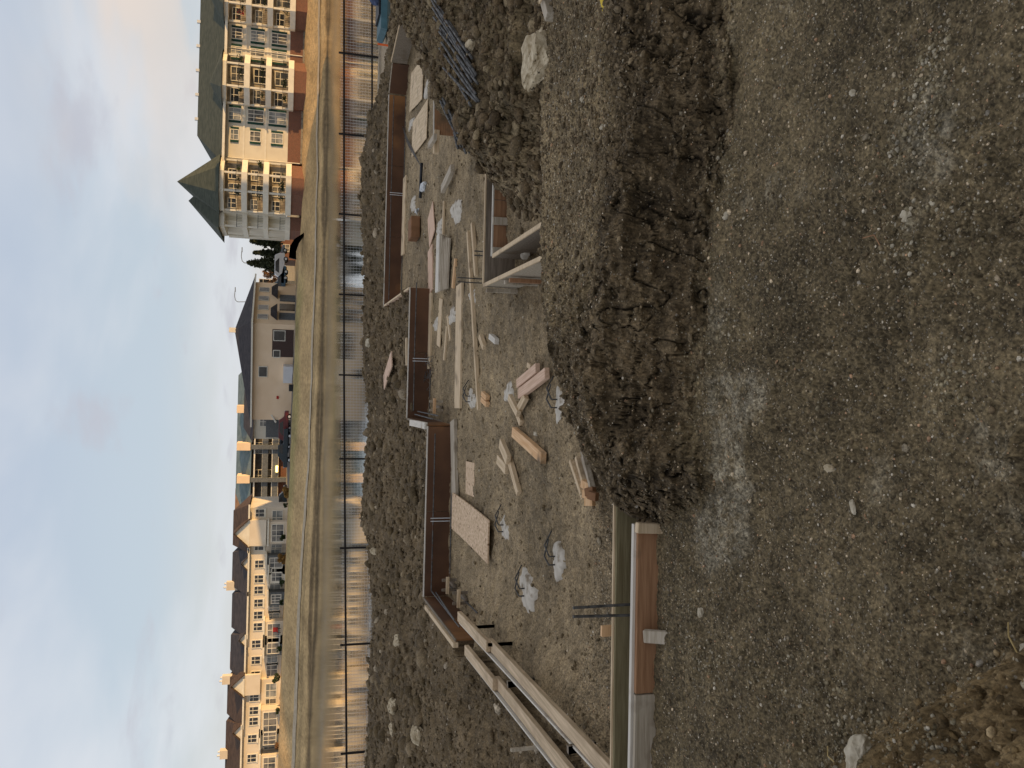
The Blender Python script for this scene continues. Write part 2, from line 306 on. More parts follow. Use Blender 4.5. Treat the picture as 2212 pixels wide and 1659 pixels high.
# ------------------------------------------------------------------ ground sheet (near)
def polar():
    th = [R(.6)+0]
    # radial rows
    rr = [.5]; 
    while rr[-1] < 62:
        r = rr[-1]
        dr = max(R(.042)*(r*r+EYE*EYE)/EYE, .0018)
        if r < 1.15: dr = .02
        elif r < 20: dr = min(dr, .036)
        elif r < 30: dr = .12
        else: dr = 1.0
        rr.append(r+dr)
    az = list(np.linspace(R(-37), R(37), 1300))
    side = list(np.linspace(R(37), R(75), 100)[1:])+list(np.linspace(R(75), R(180), 40)[1:])
    az = [-a for a in reversed(side)]+az+side
    rr = np.array(rr); az = np.array(az); nr = len(rr); na = len(az)
    Rr, Az = np.meshgrid(rr, az, indexing='ij')
    x = (Rr*np.sin(Az)).ravel(); y = (Rr*np.cos(Az)).ravel(); z = height(x, y)
    z = np.where(y < .3, zt(0, .5)*0+.01*fbm(x, y, 3, 3), z)
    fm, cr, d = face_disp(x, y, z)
    c = ground_col(x, y, z)*(1-.55*cr*fm)[:, None]*(1+.5*fm*np.clip(d/.05, -.9, .6))[:, None]  # shade painted into the soil colour: cracks and hollows darker, bumps lighter
    y = y-fm*d; z = z+fm*.45*d
    idx = np.arange(nr*na).reshape(nr, na)
    q = np.stack([idx[:-1, :-1], idx[1:, :-1], idx[1:, 1:], idx[:-1, 1:]], -1).reshape(-1, 4)
    me = bpy.data.meshes.new('construction_ground')
    me.vertices.add(len(x)); me.vertices.foreach_set('co', np.stack([x, y, z], 1).astype(np.float32).ravel())
    me.loops.add(q.size); me.loops.foreach_set('vertex_index', q.ravel().astype(np.int32))
    me.polygons.add(len(q)); me.polygons.foreach_set('loop_start', np.arange(0, q.size, 4, dtype=np.int32)); me.polygons.foreach_set('loop_total', np.full(len(q), 4, np.int32))
    me.polygons.foreach_set('use_smooth', np.ones(len(q), bool)); me.update(calc_edges=True)
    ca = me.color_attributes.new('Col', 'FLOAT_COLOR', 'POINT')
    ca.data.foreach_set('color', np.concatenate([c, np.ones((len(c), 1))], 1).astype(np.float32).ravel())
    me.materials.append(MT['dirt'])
    o = bpy.data.objects.new('construction_ground', me); COL.objects.link(o); o['kind'] = 'structure'
    return o
def face_disp(x, y, z):
    fm, cr = face_mask(x, y, z); s_ = y+z*1.6
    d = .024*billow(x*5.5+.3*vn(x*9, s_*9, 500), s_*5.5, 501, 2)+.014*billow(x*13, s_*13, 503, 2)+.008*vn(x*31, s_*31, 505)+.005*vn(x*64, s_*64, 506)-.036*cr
    return fm, cr, d
def face_mask(x, y, z=0.):
    near, inpit = zone(x, y); by = y-Yb(x); lft = ss(.75, .1, x)
    a = ss(-.04, .04, by)*np.maximum(ss(.5, .28, by), lft*ss(0, .2, Yf(x)-y))*(x > -.6)*near
    sx = x-Xe(y)+.08*vn(x*3, y*3, 21); b = ss(-.16, -.02, sx)*ss(.9, .2, sx)*ss(4.95, 5.1, y)*ss(15, 13, y)*inpit*(1-near)
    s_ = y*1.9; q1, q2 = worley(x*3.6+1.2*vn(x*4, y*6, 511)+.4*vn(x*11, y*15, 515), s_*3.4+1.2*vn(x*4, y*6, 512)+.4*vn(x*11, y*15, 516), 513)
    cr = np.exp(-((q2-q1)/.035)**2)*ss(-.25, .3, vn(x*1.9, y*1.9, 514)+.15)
    return np.clip(a+b, 0, 1), cr
def ground_col(x, y, z):
    near, inpit = zone(x, y)
    def C(c): return np.array(c)[None, :]
    base = np.where(near[:, None] > .5, C((.148, .111, .059)), np.where(inpit[:, None], C((.225, .166, .093)), C((.130, .092, .049))))
    b0 = Yb(x); by = y-b0
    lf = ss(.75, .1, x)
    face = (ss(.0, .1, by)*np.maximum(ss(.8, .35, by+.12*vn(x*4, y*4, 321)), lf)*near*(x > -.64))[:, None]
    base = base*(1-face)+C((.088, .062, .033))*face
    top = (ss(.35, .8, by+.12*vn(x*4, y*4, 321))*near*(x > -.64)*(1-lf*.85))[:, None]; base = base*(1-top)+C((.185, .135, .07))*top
    # dry grey patches on the near plane
    dry = ss(.1, .55, fbm(x*3.1, y*3.1, 301, 4)*.5+1.5*np.exp(-(((y-2.76)/.15)**2))*ss(.15, -.1, x)*ss(-.75, -.5, x)+.7*np.exp(-(((x-.75)/.3)**2+((y-1.75)/.14)**2))+.6*np.exp(-(((x+.05)/.5)**2+((y-1.55)/.15)**2))*.8-.25)*near*(by < 0)
    base = base+(C((.36, .31, .215))-base)*(dry*np.clip(.55+.5*vn(x*24, y*24, 322)+.4*vn(x*70, y*70, 323), 0, 1))[:, None]*.85
    # plateau and damp variation
    pl = (ss(-.2, .3, x-Xe(y))*(y > 5)*(1-near)*inpit)[:, None]; base = base*(1-pl)+C((.125, .09, .046))*pl
    v = 1+.26*fbm(x*1.5, y*1.5, 311, 4)+.15*vn(x*9, y*9, 312)+.24*vn(x*60, y*60, 313)*(y<8)+.46*vn(x*190, y*190, 314)*(y < 5)
    base = base*np.clip(v, .4, 1.8)[:, None]
    mnd = ss(-.02, .1, (-(x+.58)*.75-(y-1.46)*.66+.05))[:, None]*(near[:, None]); base = base*(1-mnd*.5)+C((.30, .20, .09))*mnd*.5
    pad = (ss(5.5, 7, x)*ss(20, 21.5, y)*ss(29, 28.3, y))[:, None]; base = base*(1-pad)+C((.32, .25, .165))*pad
    rid = (ss(14, 16, y)*(y < 28))[:, None]*(1-pad); base = base*(1-.12*rid)
    return base
polar()

# ------------------------------------------------------------------ far bank, path, plain
def ysh(x): return IP(x, [-200, -60, -27, -.5, 20, 35, 80, 200], [90, 104, 98, 93, 94, 97.5, 99, 90])
def zb(x): return IP(x, [-90, -60, -28, -17, 0, 8, 20, 48, 90], [1.3, 1.0, .61, .44, .2, .1, -.2, -.1, 0])
def far_h(x, y):
    s = ysh(x)+.5*vn(x*.21, y*.1, 7); t = y-s
    z = np.where(t < 0, -2.5+t*.12, 0)
    w = np.maximum(107-ysh(x), 9)
    up = -2.5+.35*ss(0, 1., t)+(zb(x)+2.15)*np.clip(.5*ss(.1, 1.0, t/w)+.5*t/w, 0, 1)
    z = np.where(t < 0, z, up)
    z = z+.05*fbm(x*.5, y*.5, 8, 3)*(t > 0)
    z = np.where(y < 45, -3.5, z)
    rise = ss(150, 1500, y)*0
    z = np.where((np.abs(x) > 75) & (t < 0), np.maximum(z, -2.8+2.5*ss(75, 90, np.abs(x))), z)
    return z+rise
def grid(name, xs, ys, hf, mat, kind='structure'):
    X, Y = np.meshgrid(np.array(xs), np.array(ys)); x = X.ravel(); y = Y.ravel(); z = hf(x, y); na = len(xs); nr = len(ys)
    idx = np.arange(nr*na).reshape(nr, na); q = np.stack([idx[:-1, :-1], idx[:-1, 1:], idx[1:, 1:], idx[1:, :-1]], -1).reshape(-1, 4)
    me = bpy.data.meshes.new(name); me.from_pydata(np.stack([x, y, z], 1).tolist(), [], q.tolist()); me.update()
    me.polygons.foreach_set('use_smooth', [True]*len(me.polygons)); me.materials.append(mat)
    o = bpy.data.objects.new(name, me); COL.objects.link(o); o['kind'] = kind; return o
def bank_mat():
    m, nt, b = nm('bank_grass'); L = nt.links.new
    at = N(nt, 'ShaderNodeVertexColor'); at.layer_name = 'Col'; tc = N(nt, 'ShaderNodeTexCoord')
    n = N(nt, 'ShaderNodeTexNoise'); n.inputs['Scale'].default_value = 2.2; n.inputs['Detail'].default_value = 9; n.inputs['Roughness'].default_value = .7; L(tc.outputs['Object'], n.inputs['Vector'])
    mr = N(nt, 'ShaderNodeMapRange'); mr.inputs['From Min'].default_value = .3; mr.inputs['From Max'].default_value = .7; mr.inputs['To Min'].default_value = .65; mr.inputs['To Max'].default_value = 1.35; L(n.outputs['Fac'], mr.inputs['Value'])
    mu = N(nt, 'ShaderNodeMixRGB', blend_type='MULTIPLY'); mu.inputs[0].default_value = 1; L(at.outputs['Color'], mu.inputs[1]); L(mr.outputs[0], mu.inputs[2])
    L(mu.outputs[0], b.inputs['Base Color']); b.inputs['Roughness'].default_value = .95; b.inputs['Specular IOR Level'].default_value = .1
    bp = N(nt, 'ShaderNodeBump'); bp.inputs['Strength'].default_value = .6; bp.inputs['Distance'].default_value = .3; L(n.outputs['Fac'], bp.inputs['Height']); L(bp.outputs[0], b.inputs['Normal'])
    return m
xs = list(np.linspace(-3000, -110, 12))+list(np.linspace(-100, 90, 520))+list(np.linspace(110, 3000, 12))
ysf = list(np.linspace(40, 74, 8))+list(np.linspace(75, 135, 240))+list(np.linspace(140, 300, 20))+[500, 900, 1600, 3500]
fb = grid('grassy_bank', xs, ysf, far_h, bank_mat())
def paint_bank(o):
    me = o.data; n = len(me.vertices); co = np.empty(n*3, np.float32); me.vertices.foreach_get('co', co); co = co.reshape(-1, 3).astype(float); x, y = co[:, 0], co[:, 1]
    t = y-ysh(x); w = 1+.0*x
    def C(c): return np.array(c)[None, :]
    c = np.repeat(C((.45, .315, .155)), n, 0)
    rock = (ss(.9, .4, t)*ss(-.5, .1, t))[:, None]; c = c*(1-rock)+C((.17, .12, .065))*rock
    mud = (ss(2.2, 2.5, t)*ss(3.4, 3, t))[:, None]; c = c*(1-.35*mud)+C((.16, .13, .07))*.35*mud
    gr = (ss(.45, .62, t/np.maximum(112-ysh(x), 8)+.05*vn(x*.3, y*.3, 77))*ss(1.15, .9, t/np.maximum(112-ysh(x), 8))*ss(-32, -16, x)*ss(16, 8, x))[:, None]
    gr = gr*.55; c = c*(1-gr)+C((.16, .17, .055))*gr
    lot = (ss(112, 114, y)*ss(16, 10, x)*ss(-19, -14, x))[:, None]; c = c*(1-lot)+C((.13, .12, .11))*lot
    c = c*(1+.2*fbm(x*.35, y*.35, 78, 4))[:, None]
    ca = me.color_attributes.new('Col', 'FLOAT_COLOR', 'POINT'); ca.data.foreach_set('color', np.concatenate([np.clip(c, .01, 1), np.ones((n, 1))], 1).astype(np.float32).ravel())
paint_bank(fb)
MT['path'] = noisy('path', (.38, .31, .21), (.46, .38, .27), scale=2)
def ribbon(name, pts, w, dz, mat):
    m = MB()
    for (a, b) in zip(pts[:-1], pts[1:]):
        za = float(far_h(np.array([a[0]]), np.array([a[1]]))[0]); zc = float(far_h(np.array([b[0]]), np.array([b[1]]))[0])
        za2 = float(far_h(np.array([a[0]]), np.array([a[1]+w]))[0]); zc2 = float(far_h(np.array([b[0]]), np.array([b[1]+w]))[0])
        m.quad((a[0], a[1], za+dz), (b[0], b[1], zc+dz), (b[0], b[1]+w, zc2+dz), (a[0], a[1]+w, za2+dz))
    o = m.build(name, mat); o['kind'] = 'structure'; return o
pxs = np.arange(-75, 76, 1.5); ribbon('gravel_path', [(x, IP(x, [-200, -60, -27, -.5, 20, 35, 80, 200], [93, 108, 101.5, 96.5, 97.2, 100.3, 101.5, 93])) for x in pxs], .8, .08, 'path')

# near side plain so the site has surroundings away from the frame
def plain_h(x, y): return np.where(y > 28, -2.4, -.25)+0*x
grid('side_ground', [-3000, -200, -61.5], [-3000, -300, -70, 0, 40], lambda x, y: np.full(x.shape, -.3), MT['path'])
grid('open_ground', [61.5, 200, 3000], [-3000, -300, -70, 0, 40], lambda x, y: np.full(x.shape, -.3), MT['path'])

def water_mat():
    m, nt, b = nm('pond_water'); L = nt.links.new
    b.inputs['Base Color'].default_value = (.035, .035, .026, 1); b.inputs['Roughness'].default_value = .035; b.inputs['IOR'].default_value = 1.45; b.inputs['Specular IOR Level'].default_value = .9
    tc = N(nt, 'ShaderNodeTexCoord'); mp = N(nt, 'ShaderNodeMapping'); mp.inputs['Scale'].default_value = (.35, 1, 1); L(tc.outputs['Object'], mp.inputs[0])
    n = N(nt, 'ShaderNodeTexNoise'); n.inputs['Scale'].default_value = 3.2; n.inputs['Detail'].default_value = 4; L(mp.outputs[0], n.inputs['Vector'])
    n2 = N(nt, 'ShaderNodeTexNoise'); n2.inputs['Scale'].default_value = .06; L(mp.outputs[0], n2.inputs['Vector'])
    r = N(nt, 'ShaderNodeMapRange'); r.inputs['From Min'].default_value = .4; r.inputs['From Max'].default_value = .65; r.inputs['To Min'].default_value = .12; r.inputs['To Max'].default_value = .34; L(n2.outputs['Fac'], r.inputs['Value'])
    bp = N(nt, 'ShaderNodeBump'); bp.inputs['Distance'].default_value = .02; L(r.outputs[0], bp.inputs['Strength']); L(n.outputs['Fac'], bp.inputs['Height']); L(bp.outputs[0], b.inputs['Normal'])
    return m
w = MB().quad((-90, 20, -2.5), (90, 20, -2.5), (90, 118, -2.5), (-90, 118, -2.5)).build('pond_water', water_mat()); w['kind'] = 'structure'

# ------------------------------------------------------------------ stones and clods (stuff)
ICO = None
def ico():
    t = (1+5**.5)/2
    v = np.array([(-1, t, 0), (1, t, 0), (-1, -t, 0), (1, -t, 0), (0, -1, t), (0, 1, t), (0, -1, -t), (0, 1, -t), (t, 0, -1), (t, 0, 1), (-t, 0, -1), (-t, 0, 1)], float); v /= np.linalg.norm(v[0])
    f = np.array([(0, 11, 5), (0, 5, 1), (0, 1, 7), (0, 7, 10), (0, 10, 11), (1, 5, 9), (5, 11, 4), (11, 10, 2), (10, 7, 6), (7, 1, 8), (3, 9, 4), (3, 4, 2), (3, 2, 6), (3, 6, 8), (3, 8, 9), (4, 9, 5), (2, 4, 11), (6, 2, 10), (8, 6, 7), (9, 8, 1)])
    return v, f
def scatter(name, x, y, size, cols, mat, flat=.6, sink=.25, label=None, seed=1):
    rng = np.random.default_rng(seed); v0, f0 = ico(); n = len(x); z = height(x, y); fm_, cr_, dd_ = face_disp(x, y, z); y = y-fm_*dd_; z = z+fm_*.45*dd_
    sc_ = size[:, None]*rng.uniform(.65, 1.25, (n, 3))*np.array([1, 1, flat])[None, :]
    a = rng.uniform(0, 6.28, n); j = rng.uniform(.78, 1.18, (n, 12, 1))
    v = v0[None]*j*sc_[:, None, :]
    ca, sa = np.cos(a)[:, None], np.sin(a)[:, None]
    vx = v[..., 0]*ca-v[..., 1]*sa; vy = v[..., 0]*sa+v[..., 1]*ca
    tl = rng.uniform(-.35, .35, (n, 1)); vz = v[..., 2]+tl*vx
    V = np.stack([vx+x[:, None], vy+y[:, None], vz+(z+size*flat*(1-sink*2)*.5)[:, None]], -1).reshape(-1, 3)
    Fc = (f0[None]+(np.arange(n)*12)[:, None, None]).reshape(-1, 3)
    me = bpy.data.meshes.new(name); me.vertices.add(len(V)); me.vertices.foreach_set('co', V.astype(np.float32).ravel())
    me.loops.add(Fc.size); me.loops.foreach_set('vertex_index', Fc.ravel().astype(np.int32)); me.polygons.add(len(Fc))
    me.polygons.foreach_set('loop_start', np.arange(0, Fc.size, 3, dtype=np.int32)); me.polygons.foreach_set('loop_total', np.full(len(Fc), 3, np.int32)); me.update(calc_edges=True)
    c = np.repeat(cols, 12, 0); ca_ = me.color_attributes.new('Col', 'FLOAT_COLOR', 'POINT'); ca_.data.foreach_set('color', np.concatenate([c, np.ones((len(c), 1))], 1).astype(np.float32).ravel())
    me.materials.append(mat); o = bpy.data.objects.new(name, me); COL.objects.link(o); o['kind'] = 'stuff'
    if label: o['label'] = label[0]; o['category'] = label[1]
    return o
MT['grit'] = dirt_mat('grit')
rng = np.random.default_rng(5)
def pick(n, pal, wts, j=.25):
    k = rng.choice(len(pal), n, p=np.array(wts)/sum(wts)); return np.array(pal)[k]*rng.uniform(1-j, 1+j, (n, 1))
PAL = [(.14, .10, .055), (.20, .152, .088), (.27, .22, .145), (.50, .39, .25), (.60, .52, .39), (.42, .25, .14), (.25, .215, .165)]
n = 110000; d = rng.uniform(0, 1, n); yy = 1.3+3.7*d**.9; xx = (rng.uniform(-.7, .7, n))*yy
sz = np.clip(.0017*np.exp(.55*rng.normal(size=n)), .0009, .012)*(.75+.16*yy)
k = ~((xx < -.63) & (yy > 3.26) & (yy < 3.56)); xx, yy, sz = xx[k], yy[k], sz[k]
scatter('gravel', xx, yy, sz, pick(len(xx), PAL, [26, 24, 16, 6, 4, 3, 6]), MT['grit'], label=('fine mixed gravel strewn over the near dirt and the clay berm', 'gravel'), seed=2)
n = 20000; yy = 2.75+2.1*rng.uniform(0, 1, n)**1.5; xx = rng.uniform(-.6, .56, n)*yy; k = (xx > -.62) & (yy > Yb(xx)); xx, yy = xx[k], yy[k]
scatter('berm_clods', xx, yy, np.clip(.0055*np.exp(.55*rng.normal(size=len(xx))), .003, .02), pick(len(xx), [(.10, .07, .036), (.14, .10, .054), (.19, .14, .08)], [4, 3, 1]), MT['grit'], .7, label=('crumbly brown soil clods covering the clay berm', 'soil clods'), seed=3)
n = 26000; yy = 9.8+13*rng.uniform(0, 1, n)**1.1; xx = rng.uniform(-.56, .56, n)*yy
ip = zone(xx, yy)[1]; k = ~ip; xx, yy = xx[k], yy[k]
scatter('spoil_clods', xx, yy, np.clip(.021*np.exp(.65*rng.normal(size=len(xx))), .010, .12), pick(len(xx), [(.11, .078, .04), (.145, .104, .057), (.19, .14, .08), (.34, .27, .18)], [5, 4, 1.5, .25]), MT['grit'], .75, label=('lumpy excavated soil clods heaped behind the far formwork', 'soil clods'), seed=4)
n = 12000; yy = rng.uniform(3.6, 14.2, n); xx = rng.uniform(-.56, .56, n)*yy; nr_, ip = zone(xx, yy); k = (nr_ < .05); xx, yy = xx[k], yy[k]; k = (yy < 10) | zone(xx, yy)[1]; xx, yy = xx[k], yy[k]
plm = (xx > Xe(yy)-.25)
scatter('pit_pebbles', xx, yy, np.where(plm, 1.5, 1)*np.clip(.006*np.exp(.6*rng.normal(size=len(xx))), .003, .03), pick(len(xx), [(.15, .11, .06), (.2, .15, .085), (.36, .29, .19), (.5, .44, .33)], [5, 4, .7, .3]), MT['grit'], .7, label=('small pebbles and soil crumbs on the excavation floor', 'pebbles'), seed=6)

n = 8000; xx = rng.uniform(-1.7, -.4, n); yy = rng.uniform(1.1, 2.6, n); ed_ = -(xx+.58)*.75-(yy-1.46)*.66+.05; k = (ed_ > .0); xx, yy = xx[k], yy[k]
scatter('heap_clods', xx, yy, np.clip(.0035*np.exp(.7*rng.normal(size=len(xx))), .0015, .022), pick(len(xx), [(.12, .08, .036), (.2, .135, .06), (.32, .23, .12), (.5, .42, .28)], [5, 4, 2.5, 1]), MT['grit'], .75, label=('brown clods and grit on the heap at the lower left corner', 'soil clods'), seed=8)
n = 60000; yy = rng.uniform(1.3, 3.1, n); xx = rng.uniform(-.7, .7, n)*yy; kk = (fbm(xx*2.1, yy*2.1, 401, 3)+.25*rng.normal(size=n)+.9*np.exp(-(((xx-.82)/.2)**2+((yy-1.72)/.16)**2))+.8*np.exp(-(((xx-.42)/.22)**2+((yy-1.62)/.12)**2))+.7*np.exp(-(((xx+.1)/.3)**2+((yy-1.7)/.14)**2)) > .5) & (yy < Yb(xx)+.1); xx, yy = xx[kk], yy[kk]
scatter('crumbs', xx, yy, np.clip(.0036*np.exp(.5*rng.normal(size=len(xx))), .0015, .0085), pick(len(xx), [(.16, .125, .068), (.25, .205, .125), (.36, .31, .22)], [4, 3, 2]), MT['grit'], .7, label=('crumbly soil gathered in patches on the near ground', 'soil crumbs'), seed=9)
n = 6000; yy = rng.uniform(4, 10, n); xx = rng.uniform(-.60, -.2, n)*yy; k = (xx < xleft(yy)-.15); xx, yy = xx[k], yy[k]
scatter('side_clods', xx, yy, np.clip(.010*np.exp(.7*rng.normal(size=len(xx))), .004, .07), pick(len(xx), [(.11, .078, .04), (.145, .104, .057), (.19, .14, .08), (.36, .29, .2)], [5, 4, 1.5, .3]), MT['grit'], .75, label=('soil clods on the ground left of the long form boards', 'soil clods'), seed=12)
n = 14000; yy = 4.9+8*rng.uniform(0, 1, n)**1.6; xx = Xe(yy)+rng.uniform(-.3, 1.5, n); k = xx < yy*.56; xx, yy = xx[k], yy[k]
scatter('mound_clods', xx, yy, np.clip(.011*np.exp(.7*rng.normal(size=len(xx))), .004, .07), pick(len(xx), [(.10, .068, .035), (.14, .10, .054), (.2, .15, .085)], [5, 3, 1]), MT['grit'], .75, label=('brown clods covering the soil mound under the steel bars', 'soil clods'), seed=10)
# distinct stones
def rock(name, label, cat, c, sx, sy, sz_, mat, seed, group=None, rot=0, sub=3, amp=.3, noz=None):
    import bmesh
    bm = bmesh.new(); bmesh.ops.create_icosphere(bm, subdivisions=sub, radius=1)
    rg = np.random.default_rng(seed); off = rg.uniform(0, 50, 3)
    for v in bm.verts:
        p = np.array(v.co); 
        nn = vn(np.array([p[0]*1.4+off[0]+p[2]]), np.array([p[1]*1.4+off[1]-p[2]*.7]), seed)[0]+.5*vn(np.array([p[0]*3.4+off[0]]), np.array([p[1]*3.4+off[1]+p[2]*3]), seed+1)[0]+.25*vn(np.array([p[0]*8+p[2]*5]), np.array([p[1]*8-p[2]*6]), seed+2)[0]
        q = p*(1+amp*nn); q = np.clip(q, -.86, .86) if amp > .3 else q
        v.co = Vector((q[0]*sx, q[1]*sy, q[2]*sz_))
    me = bpy.data.meshes.new(name); bm.to_mesh(me); bm.free(); me.materials.append(MT[mat])
    o = bpy.data.objects.new(name, me); COL.objects.link(o); o.location = (c[0], c[1], (noz if noz is not None else zt(c[0], c[1], True))+sz_*.45); o.rotation_euler = (0, 0, rot)
    return tag(o, label, cat, group)
rock('concrete_chunk', 'large pale broken concrete chunk on the rim of the clay berm', 'concrete chunk', (2.0, 4.84), .17, .175, .075, 'rubble', 14, rot=.35, sub=5, amp=.36)
for i, (p, s, lb, m_) in enumerate([
    ((1876, 1650), (.055, .036, .034), 'biggest cream stone, half buried in the lower left dirt mound', 'stone'),
    ((2164, 1406), (.018, .018, .016), 'round white pebble on the upper edge of the near left dirt mound', 'stone'),
    ((1970, 466), (.020, .014, .010), 'flat cream stone alone on the near gravel at right', 'stone'),
    ((1522, 1322), (.022, .014, .012), 'pale pointed stone in front of the brown form board', 'stone'),
    ((1845, 201), (.011, .009, .008), 'small tan stone on the near gravel at far right', 'stone'),
    ((1847, 1095), (.009, .022, .007), 'slender pinkish pebble in the middle of the near gravel', 'stone'),
    ((1390, 32), (.014, .02, .012), 'tan oval stone on top of the berm, close to the yellow stick', 'stone'),
    ((1384, 135), (.02, .014, .012), 'cream stone with jagged edge on the top of the berm', 'stone'),
    ((1265, 215), (.013, .013, .01), 'small cream stone on the berm behind the bigger ones', 'stone'),
    ((1320, 278), (.013, .016, .01), 'light orange pebble on the berm right of the cracks', 'stone'),
    ((1455, 457), (.012, .022, .01), 'pale leaf shaped stone at the foot of the berm', 'stone'),
    ((1800, 1012), (.022, .012, .01), 'brown earthy stone in the middle of the near gravel', 'rubble')]):
    w_ = G(p[0], p[1], .0 if p[0] > 1560 or p[1] > 1200 else .22)
    if p[0] in (1876,): w_ = G(1878, 1638, .22)
    if p[0] == 2164: w_ = G(2164, 1406, .1)
    rock('stone', lb, 'stone', w_, *s, m_, 60+i, group='loose stones', rot=i, sub=4, amp=.26)
# clods on the outer ground at left
for i, (v_, y_, lb) in enumerate([(866, 1522, 'large pale clod nearest the left fence end'), (859, 1576, 'light lumpy clod on the left spoil slope, beside another clod'), (877, 1383, 'buff clod on the spoil slope behind the corner of the formwork'), (915, 1587, 'small light clod low on the left spoil slope')]):
    w_ = G(v_, y_, -.2); rock('dirt_clod', lb, 'clod', w_, .11, .09, .07, 'rubble', 90+i, group='pale clods on the left spoil slope', rot=i)
for i, (v_, y_) in enumerate([(803, 742), (846, 771), (806, 1190)]):
    w_ = G(v_, y_, -.1); rock('dirt_clod', ['small white lump high on the spoil ridge', 'white lump on the spoil ridge beside the pink board', 'dark clod standing proud on the crest of the ridge'][i], 'clod', w_, .09, .08, .07 if i < 2 else .12, 'stone' if i < 2 else 'rubble', 120+i, rot=i)

# ------------------------------------------------------------------ lumber
LG = 'loose boards lying on the excavation floor'
def board(name, label, cat, p, q, w=.09, th=.038, mat='pale_wood', group=LG, tilt=0, dz=0, bevel=.003, onground=True, ends=False):
    """board lying from p to q (display points projected on z) ; its own origin and grain along local X"""
    p = Vector(p); q = Vector(q)
    if onground:
        zz = max(zt(p.x, p.y), zt(q.x, q.y), zt((p.x+q.x)/2, (p.y+q.y)/2)); p.z = zz+th/2-.002+dz; q.z = zz+th/2-.002+dz
    d = q-p; L_ = d.length; m = MB()
    k = 10; rg = random.Random(hash(label) % 9999 if False else len(label)*31+int(L_*1000))
    bow = rg.uniform(-.006, .006)*L_; prev = None
    pts = []
    for i in range(k+1):
        x = -L_/2+L_*i/k; s = bow*(1-(2*i/k-1)**2); e = (.004*rg.uniform(-1, 1)) if i in (0, k) else 0
        pts.append([(x+e, -w/2+s, -th/2), (x-e, w/2+s, -th/2), (x-e, w/2+s, th/2), (x+e, -w/2+s, th/2)])
    for a in pts: m.v += [Vector(t) for t in a]
    for i in range(k):
        b0 = i*4
        for j in range(4): m.f.append((b0+j, b0+(j+1) % 4, b0+4+(j+1) % 4, b0+4+j))
    m.f.append((3, 2, 1, 0)); m.f.append((k*4, k*4+1, k*4+2, k*4+3))
    o = m.build(name, mat, bevel=bevel)
    xa = d.normalized(); ya = Vector((0, 0, 1)).cross(xa).normalized(); za = xa.cross(ya)
    R3 = Matrix((xa, ya, za)).transposed() @ Matrix.Rotation(tilt, 3, 'X')
    o.matrix_world = Matrix.Translation((p+q)/2) @ R3.to_4x4()
    return tag(o, label, cat, group) if label else o
def W(v, y, z=-.33): return G(v, y, z)
board('plank', 'long wide plank lying alone across the middle of the pit floor', 'plank', W(994, 614), W(990, 882), .30, .03, 'pale_wood')
board('board', 'longest thin board on the pit floor, one end beside two short blocks', 'board', W(1014, 501), W(1037.5, 885), .05, .04, 'pale_wood')
board('board', 'shorter thin board lying along the longest one', 'board', W(1024, 483), W(1032, 596), .05, .04, 'pale_wood')
board('board', 'grey worn plank in front of the rear form panel at right', 'plank', W(876, 382), W(871, 551), .32, .03, 'pale_wood')
board('plank', 'pinkish end plank lying between the lumber stack and the form', 'plank', W(929, 536), W(930, 632), .33, .025, 'pink_wood')
board('plank', 'worn plank along the form, left of the pinkish one', 'plank', W(930, 633), W(926, 797), .22, .03, 'pale_wood')
board('board', 'thin strip resting against the left end of the worn plank', 'board', W(921, 732), W(922, 790), .07, .03, 'pale_wood', dz=.03)
board('plank', 'plank lying tight against the front bay of the form', 'plank', W(981, 908), W(985, 1112), .22, .04, 'grey_wood')
board('osb_panel', 'rectangular chip board with dark stains in front of the form', 'panel', W(1016, 998), W(1015, 1070), .40, .015, 'osb')
board('osb_panel', 'largest stained chip board, lying slanted on the pit floor', 'panel', W(984, 1103), W(1063, 1171), .41, .018, 'osb', tilt=0, dz=.03)
board('osb_panel', 'plywood offcut farthest back at right, near the form corner', 'panel', W(915, 168), W(888, 200), .62, .015, 'pale_wood', dz=.02)
board('osb_panel', 'plywood offcut between the corner offcut and the white pad', 'panel', W(925, 256), W(893, 302), .55, .015, 'pale_wood', dz=.02)
board('osb_panel', 'pinkish plywood offcut with a notched edge behind the lumber stack', 'panel', W(930, 455), W(934, 516), .42, .015, 'pink_wood', dz=.02)
board('osb_panel', 'pointed plywood offcut left of the lumber stack', 'panel', W(953, 645), W(947, 748), .22, .015, 'pale_wood')
board('board', 'narrow strip nearest the pointed plywood offcut', 'board', W(967, 682), W(973, 733), .05, .03, 'pale_wood')
board('board', 'crossing narrow strip below the pointed plywood offcut', 'board', W(965, 705), W(959, 778), .05, .03, 'pale_wood')
board('board', 'slim stick with an orange end in front of the lumber stack', 'board', W(984, 559), W(978, 622), .05, .035, 'fresh_wood')
board('board', 'slim stick pointing right from the end of the lumber stack', 'board', W(960, 434), W(958, 506), .04, .03, 'pale_wood')
board('board', 'short grey board leaning out of the right soil mound', 'board', W(988, 364), W(966, 410), .10, .05, 'grey_wood', dz=.05)
board('wood_block', 'small pale block left of the longest board', 'block', W(1041, 727), W(1050, 751), .055, .045, 'pale_wood')
board('wood_block', 'small white block with an orange cut end standing alone', 'block', W(1065, 727), W(1078, 738), .055, .045, 'white_edge')
board('wood_block', 'short block under the end of the longest board, right one', 'block', W(1044, 850), W(1054, 860), .05, .045, 'fresh_wood')
board('wood_block', 'short block under the end of the longest board, left one', 'block', W(1044, 863), W(1055, 874), .05, .045, 'fresh_wood')
board('board', 'right one of two wide boards side by side, touching the berm', 'board', W(1170, 795), W(1128, 829), .075, .04, 'pink_wood', dz=.02)
board('board', 'left one of two wide boards side by side, touching the berm', 'board', W(1192, 806), W(1132, 851), .085, .04, 'pink_wood', dz=.02)
